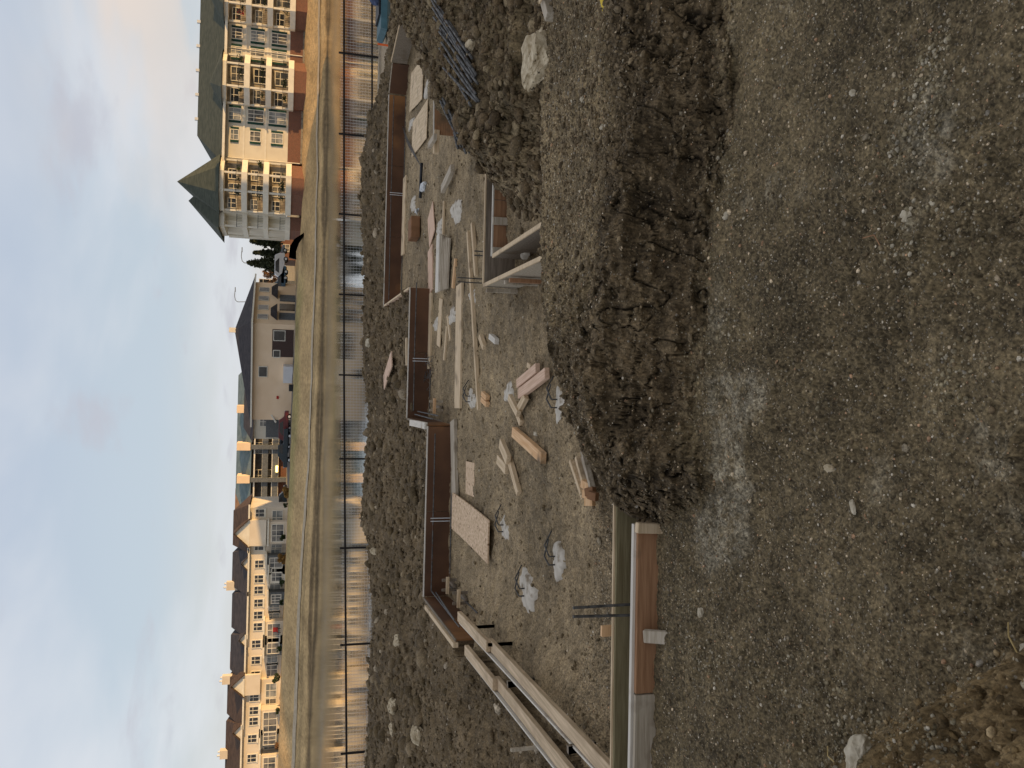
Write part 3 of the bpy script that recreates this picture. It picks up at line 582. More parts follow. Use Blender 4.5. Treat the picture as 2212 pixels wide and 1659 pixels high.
board('wood_block', 'tiny offcut behind the two wide boards', 'block', W(1143, 788), W(1150, 794), .04, .03, 'pale_wood')
board('board', 'lower one of three short crossed boards', 'board', W(1113, 872), W(1127, 914), .06, .04, 'pale_wood')
board('board', 'middle one of three short crossed boards', 'board', W(1114, 858), W(1133, 894), .06, .04, 'pale_wood', dz=.04)
board('board', 'upper one of three short crossed boards, leaning toward the berm', 'board', W(1145, 856), W(1130, 884), .06, .04, 'pale_wood', dz=.02)
board('board', 'fresh orange board lying slanted by itself in the pit', 'board', W(1114, 933), W(1178, 990), .09, .045, 'fresh_wood')
board('board', 'short pale board, top of the crossed pair left of the fresh board', 'board', W(1093, 957), W(1109, 994), .09, .04, 'pale_wood', dz=.03)
board('board', 'long pale board, lower of the crossed pair left of the fresh board', 'board', W(1103, 990), W(1124, 1066), .06, .04, 'pale_wood')
board('wood_block', 'stubby board pointing at the crossed pair', 'block', W(1078, 992), W(1096, 1014), .09, .04, 'pale_wood')
board('pink_board', 'pink offcut lying on the spoil heap with a red corner', 'board', G(853, 775, -.1), G(836, 826, -.1), .26, .02, 'pink_wood', group=None, dz=.06)
# lumber stack
t = thing('lumber_stack', 'stack of pale boards fanned out in the middle of the pit', 'lumber', W(950, 568))
for i in range(7):
    a = W(948+i*3.6, 506+i*1.5, -.33+.10-.013*i); b = W(945+i*3.3, 631-i*1.2, -.33+.10-.013*i)
    m = MB(); m.bar(a, b, .19 if i == 0 else .12, .028); m.build('board', 'white_edge' if i == 0 else 'grey_wood', t, bevel=.003)
# splintered bundle
t = thing('broken_lumber_bundle', 'bundle of short splintered boards beside the berm', 'lumber', W(1262, 1030))
for i in range(9):
    a = W(1238+i*4.2+random.uniform(-2, 2), 1000-i*2.6+random.uniform(-6, 6), -.29); b = W(1262+i*3.6, 1076-i*2.2+random.uniform(-5, 5), -.29)
    m = MB(); m.bar(a+Vector((0, 0, .016*(i % 3))), b+Vector((0, 0, .016*(i % 3))), .028, .035); m.build('board', 'pale_wood' if i < 6 else 'grey_wood', t, bevel=.002)
for i, (v_, y_) in enumerate([(1275, 1052), (1284, 1060), (1278, 1070), (1290, 1074), (1283, 1084)]):
    a = W(v_, y_, -.26); m = MB(); m.bar(a, a+Vector((random.uniform(-.03, .03), .06, .03)), .05, .035); m.build('end_block', 'carton' if i % 2 else 'fresh_wood', t, bevel=.002)
# carton
c = W(903, 495); t = MB(); t.box(c.x-.16, c.x+.16, c.y-.15, c.y+.15, -.34, -.34+.14); o = t.build('cardboard_box', 'carton', bevel=.01, origin=(c.x, c.y, -.34)); o.rotation_euler = (0, 0, .1); tag(o, 'small brown cardboard box on the pit floor behind the lumber stack', 'box')
c = W(904, 456); m = MB()
for k in range(3): m.quad(*[Vector((c.x+math.cos(a+k)*.05*(1+.4*math.sin(3*a+k)), c.y+math.sin(a+k)*.06, -.32+.02*k+.015*math.sin(a*2))) for a in np.linspace(0, 5.3, 6)])
tag(m.build('paper_scrap', 'white_plastic'), 'crumpled white scrap beside the cardboard box', 'scrap')
c = G(860, 381, -.30); tag(MB().box(c.x-.05, c.x+.05, c.y, c.y+.004, -.33, -.24).build('paper_scrap', 'white_plastic'), 'white paper note leaning at the foot of the rear form', 'scrap')

# concrete pads (pile tops) with hooked bars
PG = 'pale concrete pile tops in the pit'
pads = [((1143, 1280), .20, .22, 'largest round concrete pile top, nearest the left corner'), ((1207, 1212), .15, .13, 'smeared concrete pile top in front of the largest one'),
        ((1091, 1142), .14, .17, 'concrete pile top left of the slanted chip board'), ((1019, 862), .15, .2, 'concrete pile top at the end of the longest board'),
        ((1101, 848), .12, .14, 'worn grey pile top behind the crossed boards'), ((1208, 872), .16, .12, 'concrete pile top half hidden behind the berm, with bent bars'),
        ((985, 455), .18, .34, 'long smeared concrete patch right of the long thin boards'), ((976, 684), .14, .24, 'concrete pile top between the plywood offcut and the long plank'),
        ((1022, 640), .10, .22, 'thin concrete smear under the longest board'), ((942, 700), .12, .22, 'concrete pile top half covered by the worn plank'),
        ((950, 494), .14, .22, 'concrete pile top at the right end of the lumber stack'), ((889, 268), .12, .24, 'concrete pile top beside the plywood offcut at right'),
        ((893, 440), .14, .30, 'concrete patch near the cardboard box'), ((921, 195), .14, .2, 'concrete patch below the corner plywood offcut'),
        ((1090, 590), .12, .1, 'concrete pile top inside the small middle forms'), ((1158, 540), .1, .1, 'concrete pile top at the foot of the right brace board')]
for i, (p, rx, ry, lb) in enumerate(pads):
    c = W(*p, -.34); m = MB(); n_ = 28; ring = []; z0 = zt(c.x, c.y)
    rg = random.Random(i*7+1); ph = [rg.uniform(0, 6) for _ in range(4)]
    for lvl, (s, h) in enumerate(((1, -.03), (.95, .005), (.75, .02), (.3, .026))):
        for k in range(n_):
            a = 2*math.pi*k/n_; w_ = 1+.2*math.sin(2*a+ph[0])+.16*math.sin(3*a+ph[1])+.09*math.sin(7*a+ph[2])+.06*math.sin(11*a+ph[0])
            m.v.append(Vector((c.x+rx*.8*s*w_*math.cos(a), c.y+ry*s*w_*math.sin(a), z0+h+.006*math.sin(5*a+ph[3])*s)))
    for l in range(3):
        for k in range(n_): m.f.append((l*n_+k, l*n_+(k+1) % n_, (l+1)*n_+(k+1) % n_, (l+1)*n_+k))
    m.f.append(tuple(3*n_+k for k in range(n_)))
    t = thing('concrete_pile_top', lb, 'pile top', (c.x, c.y, z0), PG)
    m.build('concrete', 'pale_concrete', t, smooth=True)
    if i in (0, 1, 2, 3, 5):
        for q in range(2):
            b = Vector((c.x-.03+.06*q, c.y+.02, z0)); MB().tube([b+Vector((0, 0, 0)), b+Vector((.0, 0, .07)), b+Vector((.06+.02*q, .02, .10)), b+Vector((.17, .08, .05-.02*q))], .006).build('rebar_hook', 'rebar', t)

# ------------------------------------------------------------------ formwork
def panel_run(t, p, q, z0, z1, th, mats, edge='white_edge', n=3, plate=True, nm_='plywood_sheet'):
    p = Vector(p); q = Vector(q); d = (q-p)
    for i in range(n):
        a = p+d*i/n+d.normalized()*.004; b = p+d*(i+1)/n-d.normalized()*.004
        MB().bar(Vector((a.x, a.y, (z0+z1)/2-.006)), Vector((b.x, b.y, (z0+z1)/2-.006)), th, z1-z0-.012).build(nm_, mats[i % len(mats)], t)
    MB().bar(Vector((p.x, p.y, z1-.005)), Vector((q.x, q.y, z1-.005)), th+.004, .012).build('top_edge', edge, t)
    if plate: MB().bar(Vector((p.x, p.y, z0+.02)), Vector((q.x, q.y, z0+.02)), th+.03, .03).build('bottom_plate', 'old_wood', t)
ZT = -.05
# rear runs
t = thing('wall_form', 'rearmost run of brown formwork, at right under the spoil ridge', 'formwork', (3.1, 14.4, -.36))
panel_run(t, (1.27, 14.4, 0), (4.95, 14.4, 0), -.39, ZT, .02, ['form_ply'], n=3)
for x in (1.9, 2.95, 4.05): MB().box(x-.02, x+.02, 14.43, 14.47, -.39, ZT-.02).build('stud', 'old_wood', t)
t = thing('wall_form', 'angled corner run of formwork with pale top at far right', 'formwork', (5.2, 14, -.36))
panel_run(t, (4.97, 14.38, 0), (5.36, 14.02, 0), -.39, ZT, .02, ['form_ply'], edge='grey_wood', n=1, plate=False)
panel_run(t, (5.37, 14.0, 0), (5.62, 12.9, 0), -.30, ZT+.02, .03, ['old_wood'], edge='pale_wood', n=1, plate=False)
t = thing('wall_form', 'jog in the formwork with a pinkish outer board', 'formwork', (1.29, 13, -.36))
panel_run(t, (1.29, 14.3, 0), (1.29, 11.42, 0), -.39, ZT, .022, ['pink_wood'], edge='pale_wood', n=1, plate=False)
t = thing('wall_form', 'middle run of brown formwork behind the worn planks', 'formwork', (.4, 11.3, -.36))
panel_run(t, (-.50, 11.32, 0), (1.29, 11.32, 0), -.39, ZT, .02, ['form_ply'], n=2)
t = thing('wall_form', 'short return of formwork with steel bars at its foot', 'formwork', (-.5, 10.4, -.36))
panel_run(t, (-.51, 11.3, 0), (-.51, 9.64, 0), -.39, ZT, .02, ['form_ply'], edge='old_wood', n=1)
t = thing('wall_form', 'front bay of brown formwork with the orange rusty stain', 'formwork', (-1.5, 9.6, -.36))
panel_run(t, (-2.52, 9.62, 0), (-.52, 9.62, 0), -.39, ZT, .02, ['form_ply'], n=2)
t = thing('wall_form', 'left side run of formwork with pale board on its rim', 'formwork', (-2.52, 8.7, -.36))
panel_run(t, (-2.53, 9.6, 0), (-2.46, 7.75, 0), -.39, ZT, .02, ['form_ply'], n=1, edge='old_wood')
MB().bar((-2.57, 9.35, ZT+.0), (-2.50, 7.72, ZT+.0), .045, .05).build('rim_board', 'pale_wood', t)
board('board', 'short white board lying behind the step of the formwork', 'board', G(888, 913, -.05), G(921, 920, -.05), .08, .04, 'white_edge', group=None, dz=.05)
# long horizontal bars along the forms
def rb(label, pts, r=.008, name='rebar', grp='steel bars strung along the formwork', sub=1):
    m = MB().tube([Vector(p) for p in pts], r); return tag(m.build(name, 'rebar'), label, 'rebar', grp)
rb('steel bar running along the rearmost form', [(1.4, 14.3, -.13), (3.2, 14.3, -.125), (4.9, 14.3, -.13)], .008)
rb('low steel bar at the foot of the rearmost form', [(1.4, 14.2, -.33), (4.9, 14.25, -.33)], .008)
rb('steel bar running along the middle form', [(-.4, 11.22, -.13), (.4, 11.22, -.125), (1.35, 11.22, -.13)], .008)
rb('low steel bar at the foot of the middle form', [(-.42, 11.12, -.33), (.2, 11.1, -.33)], .008)
rb('steel bar bent around the left corner of the form', [(-.6, 9.53, -.13), (-2.43, 9.53, -.13), (-2.38, 7.9, -.12)])
rb('low steel bar at the foot of the front bay', [(-.65, 9.45, -.32), (-2.36, 9.45, -.33), (-2.28, 8, -.32)])
rb('thin steel bar leaning inside the left run of form', [(-2.42, 9.4, -.16), (-2.34, 8.0, -.09)])
rb('steel bar along the short return of the form', [(-.44, 11.1, -.13), (-.44, 9.7, -.13)])
rb('second steel bar close beside the short return', [(-.40, 11.1, -.17), (-.40, 9.7, -.19)])
for x_, y_, lb in [(-1.62, 9.52, 'front bay'), (.28, 11.2, 'middle run'), (3.2, 14.28, 'rearmost run')]:
    t = thing('rebar_tie', f'pair of upright tie bars standing in the {lb} of formwork', 'rebar', (x_, y_, -.35), 'upright bar pairs in the formwork')
    for s in (0, .035): MB().cyl((x_+s, y_, -.36), (x_+s, y_, -.10), .005, 6).build('bar', 'galv', t)
# small stake frames
for i, (v_, y_, lb) in enumerate([(955, 876, 'small stake frame in front of the step of the formwork'), (985, 1262, 'small stake frame at the inner left corner of the form'), (1010, 1290, 'second small stake frame, closer, at the left corner')]):
    c = W(v_, y_, -.34); t = thing('stake_frame', lb, 'stakes', c, 'small stake frames by the forms')
    for dx in (-.06, .05): MB().bar(c+Vector((dx, 0, -.05)), c+Vector((dx, 0, .16)), .03, .02).build('stake', 'old_wood' if i else 'grey_wood', t)
    MB().bar(c+Vector((-.10, -.02, .10)), c+Vector((.09, -.02, .10)), .022, .035).build('crosspiece', 'pale_wood' if i else 'fresh_wood', t)
    MB().bar(c+Vector((-.02, -.02, .02)), c+Vector((-.02, .22, .02)), .03, .03).build('brace', 'old_wood', t)
# left footing boards
for (a, b, n_, lb) in [((-2.17, 7.54), (-1.95, 3.6), 2, 'right long form board with orange stakes, on the left side'), ((-2.38, 7.21), (-2.21, 3.6), 2, 'left long form board ending short of the right one')]:
    t = thing('footing_form', lb, 'form board', (a[0], a[1], -.35), 'pair of long form boards on the left side')
    A_ = Vector((a[0], a[1], ZT)); B_ = Vector((b[0], b[1], ZT-.01))
    mid = A_+(B_-A_)*.28
    if 'right' in lb:
        MB().bar(A_+Vector((0, 0, .01)), mid+Vector((0, 0, .01)), .09, .038).build('board', 'pale_wood_y', t, bevel=.003)
        MB().bar(mid-(B_-A_)*.02+Vector((0, 0, -.028)), B_, .09, .036).build('board', 'pale_wood_y', t, bevel=.003)
        for k, (v_, y_) in enumerate([(1040, 1359), (1078, 1397)]):
            c = G(v_, y_, -.12); MB().bar(Vector((c.x+.02, c.y, -.3)), Vector((c.x+.02, c.y, ZT+.02)), .022, .022).build('stake', 'orange_wood', t)
        for (v_, y_) in [(1125, 1470), (1262, 1608)]:
            c = G(v_, y_, -.12); MB().bar(Vector((c.x, c.y, -.3)), Vector((c.x-.02, c.y, ZT+.03)), .045, .03).build('stake', 'grey_wood', t)
    else:
        MB().bar(A_, B_, .09, .036).build('board', 'pale_wood_y', t, bevel=.003)
        MB().bar(A_+(B_-A_)*.3+Vector((-.06, 0, -.06)), A_+(B_-A_)*.95+Vector((-.06, 0, -.06)), .016, .1).build('side_board', 'olive_board', t)
    MB().bar(A_+Vector((-.062, 0, -.005)), B_+Vector((-.062, 0, -.005)), .012, .035).build('worn_edge', 'white_edge', t)
    for k in range(4):
        c = A_+(B_-A_)*(.25+.2*k); MB().bar(c+Vector((-.1, .01, -.05)), c+Vector((-.1, .01, -.2)), .02, .03).build('stake', 'grey_wood', t)
c = G(1180, 1606, -.12); tag(MB().bar((c.x-.02, c.y, -.35), (c.x-.02, c.y+.0, .12), .02, .02).build('survey_stake', 'grey_wood'), 'tall grey stake standing between the two long form boards', 'stake')
# near wall form
t = thing('wall_form', 'nearest form with a brown front board and a white worn top', 'formwork', (-1.2, 3.4, -.35))
def yl(x, off=0): return 3.36-(x+.62)*(-.055)+off if False else 3.33+( -x-.62)*(-.025)+off
MB().bar((-.60, 3.335, .04), (-1.33, 3.315, .04), .022, .105).build('front_board', 'brown_board', t, bevel=.002)
MB().bar((-.62, 3.345, -.03), (-1.33, 3.325, -.03), .018, .06).build('lower_board', 'old_wood', t)
MB().bar((-1.335, 3.31, .03), (-3.4, 3.27, .03), .02, .13).build('grey_panel', 'grey_wood', t)
MB().bar((-.60, 3.352, .098), (-3.4, 3.30, .098), .024, .014).build('top_edge', 'white_edge', t)
MB().bar((-.42, 3.57, -.13), (-3.4, 3.47, -.13), .022, .45).build('back_panel', 'olive_board', t)
MB().bar((-.42, 3.583, .098), (-3.4, 3.483, .098), .012, .012).build('back_edge', 'pale_wood', t)
MB().bar((-.6, 3.44, -.03), (-3.4, 3.37, -.03), .12, .02).build('form_floor', 'olive_board', t)
tag(MB().bar((-.615, 3.305, -.05), (-.605, 3.29, .115), .045, .03).build('form_stake', 'pale_wood', bevel=.003), 'short pale stake at the end of the nearest form beside the berm', 'stake', 'stakes holding the nearest form')
c = G(1450, 1382, 0); tag(MB().bar((c.x, c.y-.0, -.06), (c.x-.015, 3.285, .07), .055, .025, up=(0, 1, 0)).build('form_stake', 'grey_wood', bevel=.003), 'leaning grey stake halfway along the nearest form', 'stake', 'stakes holding the nearest form')
c = G(1322, 1361, .07); tag(MB().box(c.x-.03, c.x+.02, c.y, c.y+.02, -.2, .12).build('wood_block', 'fresh_wood'), 'orange block clamped behind the nearest form', 'block')
t = thing('rebar_pair', 'pair of dark upright bars rising out of the nearest form', 'rebar', (-1.15, 3.45, 0))
for (y_, ) in ((1305,), (1330,)):
    b = A(1366, y_, 3.43); tp = A(1238, y_+8 if y_ == 1305 else y_+2, 3.43); MB().cyl(Vector((b.x, 3.43, -.05)), tp, .0065, 8).build('bar', 'rebar', t)
# middle small forms
t = thing('wall_form', 'small inner form with two parallel boards, half hidden by the mound', 'formwork', (1.4, 6.9, -.35))
panel_run(t, (.86, 6.98, 0), (2.1, 6.98, 0), -.39, ZT, .02, ['old_wood'], edge='pale_wood', n=1, plate=False)
panel_run(t, (1.06, 6.70, 0), (2.0, 6.70, 0), -.39, ZT, .02, ['brown_board'], n=2, plate=False)
for x in (1.1, 1.35): MB().box(x-.03, x+.03, 6.65, 6.685, -.39, ZT+.0).build('stud', 'grey_wood', t)
t = thing('form_board', 'right pale board of the pair running from the inner form to the berm', 'form board', (1.07, 6, -.35), 'pair of pale boards between inner form and berm')
panel_run(t, (1.055, 6.66, 0), (1.08, 5.1, 0), -.39, ZT, .028, ['old_wood'], edge='pale_wood', n=1, plate=False)
t = thing('form_board', 'left pale board of the pair, with short props against it', 'form board', (.85, 6, -.35), 'pair of pale boards between inner form and berm')
panel_run(t, (.845, 6.96, 0), (.85, 5.15, 0), -.39, ZT, .028, ['grey_wood'], edge='pale_wood', n=1, plate=False)
for y_ in (6.9, 6.3, 6.15): MB().bar((.80, y_, -.36), (.80, y_+.02, -.07), .03, .05).build('prop', 'brown_board' if y_ < 6.2 else 'grey_wood', t)
for (v0, v1, y_, lb) in [(1052, 1175, 548, 'dark upright bar between the two pale boards'), (988, 1065, 604, 'faint pair of bars at the corner of the inner form')]:
    t = thing('rebar_pair', lb, 'rebar', G(v1, y_, -.34))
    for k in (0, 1):
        b = G(min(v1, 1110), y_+k*9, -.36); tp = A(v0, y_+k*9, b.y); MB().cyl(b, Vector((b.x, b.y, tp.z if v0 < 1000 else .0)), .006, 6).build('bar', 'rebar', t)
t = thing('wall_form', 'short form with bracket beside the rebar covered mound', 'formwork', G(938, 235, -.05))
a = G(937, 178, ZT); b = G(936, 290, ZT); panel_run(t, (a.x, a.y, 0), (b.x, b.y, 0), -.39, ZT, .02, ['brown_board'], n=1, plate=False)
MB().box(b.x-.22, b.x+.05, b.y-.03, b.y+.06, -.12, -.06).build('bracket', 'pale_wood', t); MB().box(b.x-.12, b.x-.05, b.y-.2, b.y+.2, -.06, -.02).build('cleat', 'grey_wood', t)
# pit clutter
tag(MB().tube([W(911, 352, -.30), W(909, 390, -.31), W(908, 427, -.30)], .022, 8).build('plastic_pipe', 'black_plastic', smooth=True), 'short black plastic pipe lying on the far pit floor', 'pipe')
for i in range(5):
    a = W(868+i*2.2, 268+i*9, -.31); b = W(895+i*3.5, 330+i*7, -.30); tag(MB().tube([a, (a+b)/2+Vector((0, 0, .015)), b], .005).build('steel_rod', 'rebar'), 'thin steel rod from a loose handful on the far pit floor', 'rod', 'loose thin rods on the far pit floor')
c = W(915, 405, -.33); rock('plastic_bag', 'crumpled white plastic bag beside the black pipe', 'bag', c, .06, .17, .05, 'white_plastic', 205, rot=.1, noz=-.35)
c = W(938, 800, -.33)
t = thing('wire_bundle', 'tangle of thin dark wire at the end of the worn plank', 'wire', c)
for i in range(14): 
    a = c+Vector((random.uniform(-.2, .2), random.uniform(-.1, .4), .01)); MB().tube([a, a+Vector((random.uniform(-.15, .15), random.uniform(.05, .3), .05)), a+Vector((random.uniform(-.2, .2), random.uniform(.2, .5), .01))], .003, 4).build('wire', 'rebar', t)
# rebar laid on the right mound
for i, (a, b) in enumerate([((955, 0), (1057, 165)), ((962, 0), (1050, 130)), ((968, 12), (1045, 118)), ((976, 72), (1058, 184)), ((978, 108), (1056, 221)), ((986, 150), (1052, 222)), ((1000, 170), (1044, 232)),
                            ((974, 222), (1014, 322)), ((977, 214), (1016, 300)), ((972, 238), (1008, 318)), ((970, 245), (1004, 322)), ((990, 250), (1020, 332)), ((982, 318), (996, 262)), ((984, 300), (1012, 330)), ((960, 20), (1040, 140)), ((964, 30), (1052, 170)), ((958, 40), (1049, 150)), ((980, 95), (1050, 205)), ((975, 228), (1018, 325)), ((973, 220), (1010, 312)), ((978, 232), (1012, 326)), ((986, 246), (1016, 330)), ((970, 60), (1046, 180))]):
    p = G(a[0], a[1], .26); q = G(b[0], b[1], .24); pts = []
    hs = [zt(p.x+(q.x-p.x)*k/16, p.y+(q.y-p.y)*k/16, True) for k in range(17)]; fa = sum(hs[:5])/5; fz = sum(hs[-5:])/5; off = max(h-(fa+(fz-fa)*k/16) for k, h in enumerate(hs))*.8+.012
    for k in range(9):
        u = p+(q-p)*k/8; u.z = fa+(fz-fa)*k/8+off+.008*(i % 3)+.004*math.sin(i+k*.7); pts.append(u)
    far_ = a[1] < 190; lb = 'steel bar in the long bundle laid across the right soil mound' if far_ else 'steel bar in the short bundle at the tip of the right soil mound'
    tag(MB().tube(pts, .0105, 6).build('rebar', 'rebar', smooth=True), lb, 'rebar', 'rebar laid on the right mound' if far_ else 'rebar at the tip of the right mound')
c = G(1045, 105, .22); rock('concrete_chunk', 'small tan lump of concrete beside the steel bars on the mound', 'concrete chunk', c, .05, .09, .04, 'rubble', 215)
# sticks at upper right on the berm
board('wooden_post', 'squared pale post lying on the berm at the right edge', 'post', G(1193, 38, .16), G(1172, -40, .16), .055, .05, 'grey_wood', group=None)
board('wooden_stick', 'thin pale lath crossing the post at the right edge', 'stick', G(1170, 6, .2), G(1186, -30, .2), .025, .012, 'pale_wood', group=None, dz=.05)
board('yellow_stick', 'yellow painted lath on the berm at the right edge', 'stick', G(1324, 22, .22), G(1312, -30, .22), .03, .012, 'yellow', group=None)
# straw and twigs
def straw(lb, pts, r=.0018, m_='straw', n_='straw'): tag(MB().tube([Vector(p) for p in pts], r, 5).build(n_, m_), lb, n_)
a = G(2178, 1345, .02); straw('bent yellow straw sticking out at the lower edge of the gravel', [a, a+Vector((-.02, -.03, .03)), a+Vector((-.05, -.09, .06))])
a = G(1870, 515, .005); b = G(1893, 508, .005); c2 = G(1908, 532, .005); straw('forked brown twig on the near gravel at right', [a+Vector((0, 0, .01)), b+Vector((0, 0, .008)), c2+Vector((0, 0, .01))], .0016, 'brown_board', 'twig')
for i, (p, q) in enumerate([((1788, 1612), (1815, 1659)), ((1870, 1590), (1890, 1612)), ((1908, 1600), (1920, 1640)), ((2180, 1530), (2190, 1570))]):
    a = G(*p, .10); b = G(*q, .12); straw(['curly straw at the tip of the near dirt mound', 'pale straw lying above the cream stone', 'straw bent over the near dirt mound', 'thin straw low on the near dirt mound'][i], [a, (a+b)/2+Vector((.005, .0, .02)), b])

# ------------------------------------------------------------------ pad items at upper right
t = thing('blue_skip', 'open teal trough with pale blue rim standing by the fence', 'container', A(815, 40, 25.2))
g = [A(812, 75, 25.2), A(824, 12, 24.2), A(826, -40, 24.2), A(806, 72, 26.5)]
x0, x1 = 10.55, 14.2; y0, y1 = 24.7, 26.0; zb_ = zt(11, 25)
m = MB().hexa([(x0+.15, y0+.1, zb_), (x1, y0+.1, zb_), (x1, y1, zb_), (x0+.15, y1, zb_), (x0-.15, y0, zb_+.10), (x1, y0, zb_+.10), (x1, y1, zb_+.10), (x0-.1, y1, zb_+.10)]); m.build('base', 'light_blue', t)
MB().hexa([(x0-.15, y0, zb_+.105), (x1, y0, zb_+.105), (x1, y1, zb_+.105), (x0-.1, y1, zb_+.105), (x0-.05, y0+.12, zb_+.27), (x1, y0+.12, zb_+.27), (x1, y1, zb_+.27), (x0, y1, zb_+.27)]).build('body', 'teal', t)
MB().box(x0+.4, x1, y0+.25, y1-.1, zb_+.27, zb_+.33).build('cover', 'black_plastic', t)
c = A(803, 4, 25.6); rock('tarp_bundle', 'mint and blue bundled tarp on top of the teal trough', 'tarp', (c.x+.1, 25.3), .3, .25, .2, 'blue_cloth', 301, noz=zb_+.3); rock('ball', 'mint green round ball on the bundled tarp', 'ball', (c.x+.2, 25.2), .14, .14, .14, 'mint', 302, noz=zb_+.5, amp=.03)
c = A(826, 97, 24); tag(MB().bar((c.x, 24, -1.25), (c.x+.01, 24, -.80), .05, .03).build('marker_stake', 'orange_paint'), 'short orange marker stake on the flat dirt beside the teal trough', 'stake')
tag(MB().bar((6.5, 27.2, -1.25), (16, 27.4, -1.17), .12, .08).build('timber_curb', 'grey_wood'), 'long pale timber curb on the ground along the fence at right', 'timber')
c = A(807, 212, 26); rock('dark_bag', 'small dark bag on the ground at the foot of the fence', 'bag', (c.x, 26.6), .16, .12, .14, 'black_plastic', 303)

# ------------------------------------------------------------------ fence
fp = [(-13.8, 23.6)]+[(-11.12, 25.01), (-8.28, 26.28), (-5.43, 27.18), (-2.6, 27.74), (.16, 28), (2.83, 28.0), (5.49, 28.0), (8.14, 28), (10.82, 28.0), (13.5, 28.05)]
def railz(x, y, v0=743., v1=748.5):
    yd = 829.5-x/y*F*.965
    for _ in range(4):
        v = 743+max(0, (yd-829)/829)*5.5; r = ray(v, yd); yd -= (x/y-r[0]/r[1])*F*-1*-1 if False else 0
        # solve yd so that the ray passes over (x, y)
        for __ in range(6):
            r = ray(v, yd); yd += (r[0]/r[1]-x/y)*F*.95
    return A(v, yd, y).z
t = thing('pond_fence', 'dark railed wire fence running along the edge of the pond', 'fence', (0, 28, -1.5))
tops = [railz(x, y) for x, y in fp]
for (x, y), z in zip(fp, tops): MB().bar((x, y, z-1.45), (x, y, z+.17), .055, .055, up=(0, 1, 0)).build('post', 'dark_steel', t)
for (a, za), (b, zb2) in zip(zip(fp[:-1], tops[:-1]), zip(fp[1:], tops[1:])):
    p = Vector((a[0], a[1]-.03, za)); q = Vector((b[0], b[1]-.03, zb2))
    MB().bar(p, q, .04, .062).build('top_rail', 'dark_steel', t)
    MB().bar(p-Vector((0, 0, .92)), q-Vector((0, 0, .92)), .04, .055).build('bottom_rail', 'dark_steel', t)
    m = MB(); L_ = (q-p).length; n_ = int(L_/.098)
    for k in range(1, n_):
        u = p+(q-p)*k/n_+Vector((0, .045, 0)); m.bar(u+Vector((0, 0, -1.05)), u+Vector((0, 0, .095 if k % 3 else .13)), .008, .008, up=(0, 1, 0))
    for k in range(11):
        h_ = .09-k*.1; m.bar(p+Vector((0, .055, h_)), q+Vector((0, .055, h_)), .0035, .0035)
    m.build('wire_panel', 'galv', t)

# ------------------------------------------------------------------ buildings
def gz(x, y): return float(far_h(np.array([float(x)]), np.array([float(y)]))[0])
def window(t, x0, x1, z0, z1, y, glassm='glass', frame='trim', mull=1, sill=False, bars=1):
    w_ = MB(); f = .09
    w_.box(x0-f, x0, y-.06, y+.05, z0-f, z1+f); w_.box(x1, x1+f, y-.06, y+.05, z0-f, z1+f); w_.box(x0, x1, y-.06, y+.05, z0-f, z0); w_.box(x0, x1, y-.06, y+.05, z1, z1+f)
    for k in range(mull): xm = x0+(x1-x0)*(k+1)/(mull+1); w_.box(xm-.035, xm+.035, y-.05, y+.03, z0, z1)
    for k in range(bars): zm = z0+(z1-z0)*.62; w_.box(x0, x1, y-.045, y+.025, zm-.03, zm+.03)
    o = w_.build('window', frame, t); MB().box(x0, x1, y-.015, y+.02, z0, z1).build('pane', glassm, o); return o

# ---- big apartment building on the right
YB = 108.
def bx(yd): return A(600, yd, YB).x
gB = -.25
t = thing('apartment_building', 'large cream apartment block with green hip roofs and stacked round balconies', 'building', (30, YB, gB))
xL, xR = bx(351), 62.; xW = bx(466)
ez = A(486, 250, YB).z; rz = A(428, 250, YB).z
MB().box(xW, xR, YB, YB+17, gB+1.9, ez).build('wall', 'cream', t)
MB().box(xL+.05, xR, YB-.06, YB+17, gB-.3, gB+1.9).build('brick_base', 'brick', t)
MB().box(xL+.05, xR, YB-.12, YB-.06, gB-.3, gB+.35).build('footing', 'concrete', t)
m = MB(); o1 = 1.0; rx0 = bx(270); ry = YB+8.5
E = [(xL-o1, YB-o1, ez), (xR, YB-o1, ez), (xR, YB+17+o1, ez), (xL-o1, YB+17+o1, ez)]; r0 = (rx0, ry, rz+.9); r1 = (xR, ry, rz+.9)
m.quad(E[0], E[1], r1, r0); m.quad(E[3], E[0], r0); m.quad(E[2], E[3], r0, r1); m.quad(E[1], E[2], r1); m.quad(E[3], E[2], E[1], E[0]); rf = m.build('roof', 'green_roof', t)
MB().box(xL-o1-.05, xR, YB-o1-.12, YB-o1, ez-.12, ez+.18).build('gutter', 'trim', t)
for k in range(9): x = rx0+2+k*3.2; MB().box(x, x+.35, ry-.2, ry+.2, rz+.6, rz+1.25).build('vent', 'galv', rf)
vf = [507, 552, 599]; FZ = [A(v, 270, YB).z for v in vf]   # window centres
for (ya, yb_, sc2) in [(101, 68, 1), (140, 107, 1), (274, 238, 1.15), (316, 284, .75)]:
    for k, z in enumerate(FZ):
        x0, x1 = bx(ya)+.35, bx(yb_)-.35; hh = (.68+.1*k)*sc2*(1 if k else .85)
        window(t, x0, x1, z-hh, z+hh, YB-.04, 'glass' if (k+ya) % 2 else 'pale_glass', mull=2 if sc2 > .8 else 1)
        for xx_ in (x0-.36, x1+.1): MB().box(xx_, xx_+.26, YB-.10, YB-.01, z-hh-.05, z+hh+.05).build('shutter', 'shutter', t)
for k, z in enumerate(FZ[1:]): MB().box(xL, xR, YB-.05, YB, z+1.25, z+1.42).build('band', 'trim', t)
for yd in (116, 350): MB().cyl((bx(yd), YB-.1, gB+.4), (bx(yd), YB-.1, ez), .07, 6).build('downspout', 'trim', t)
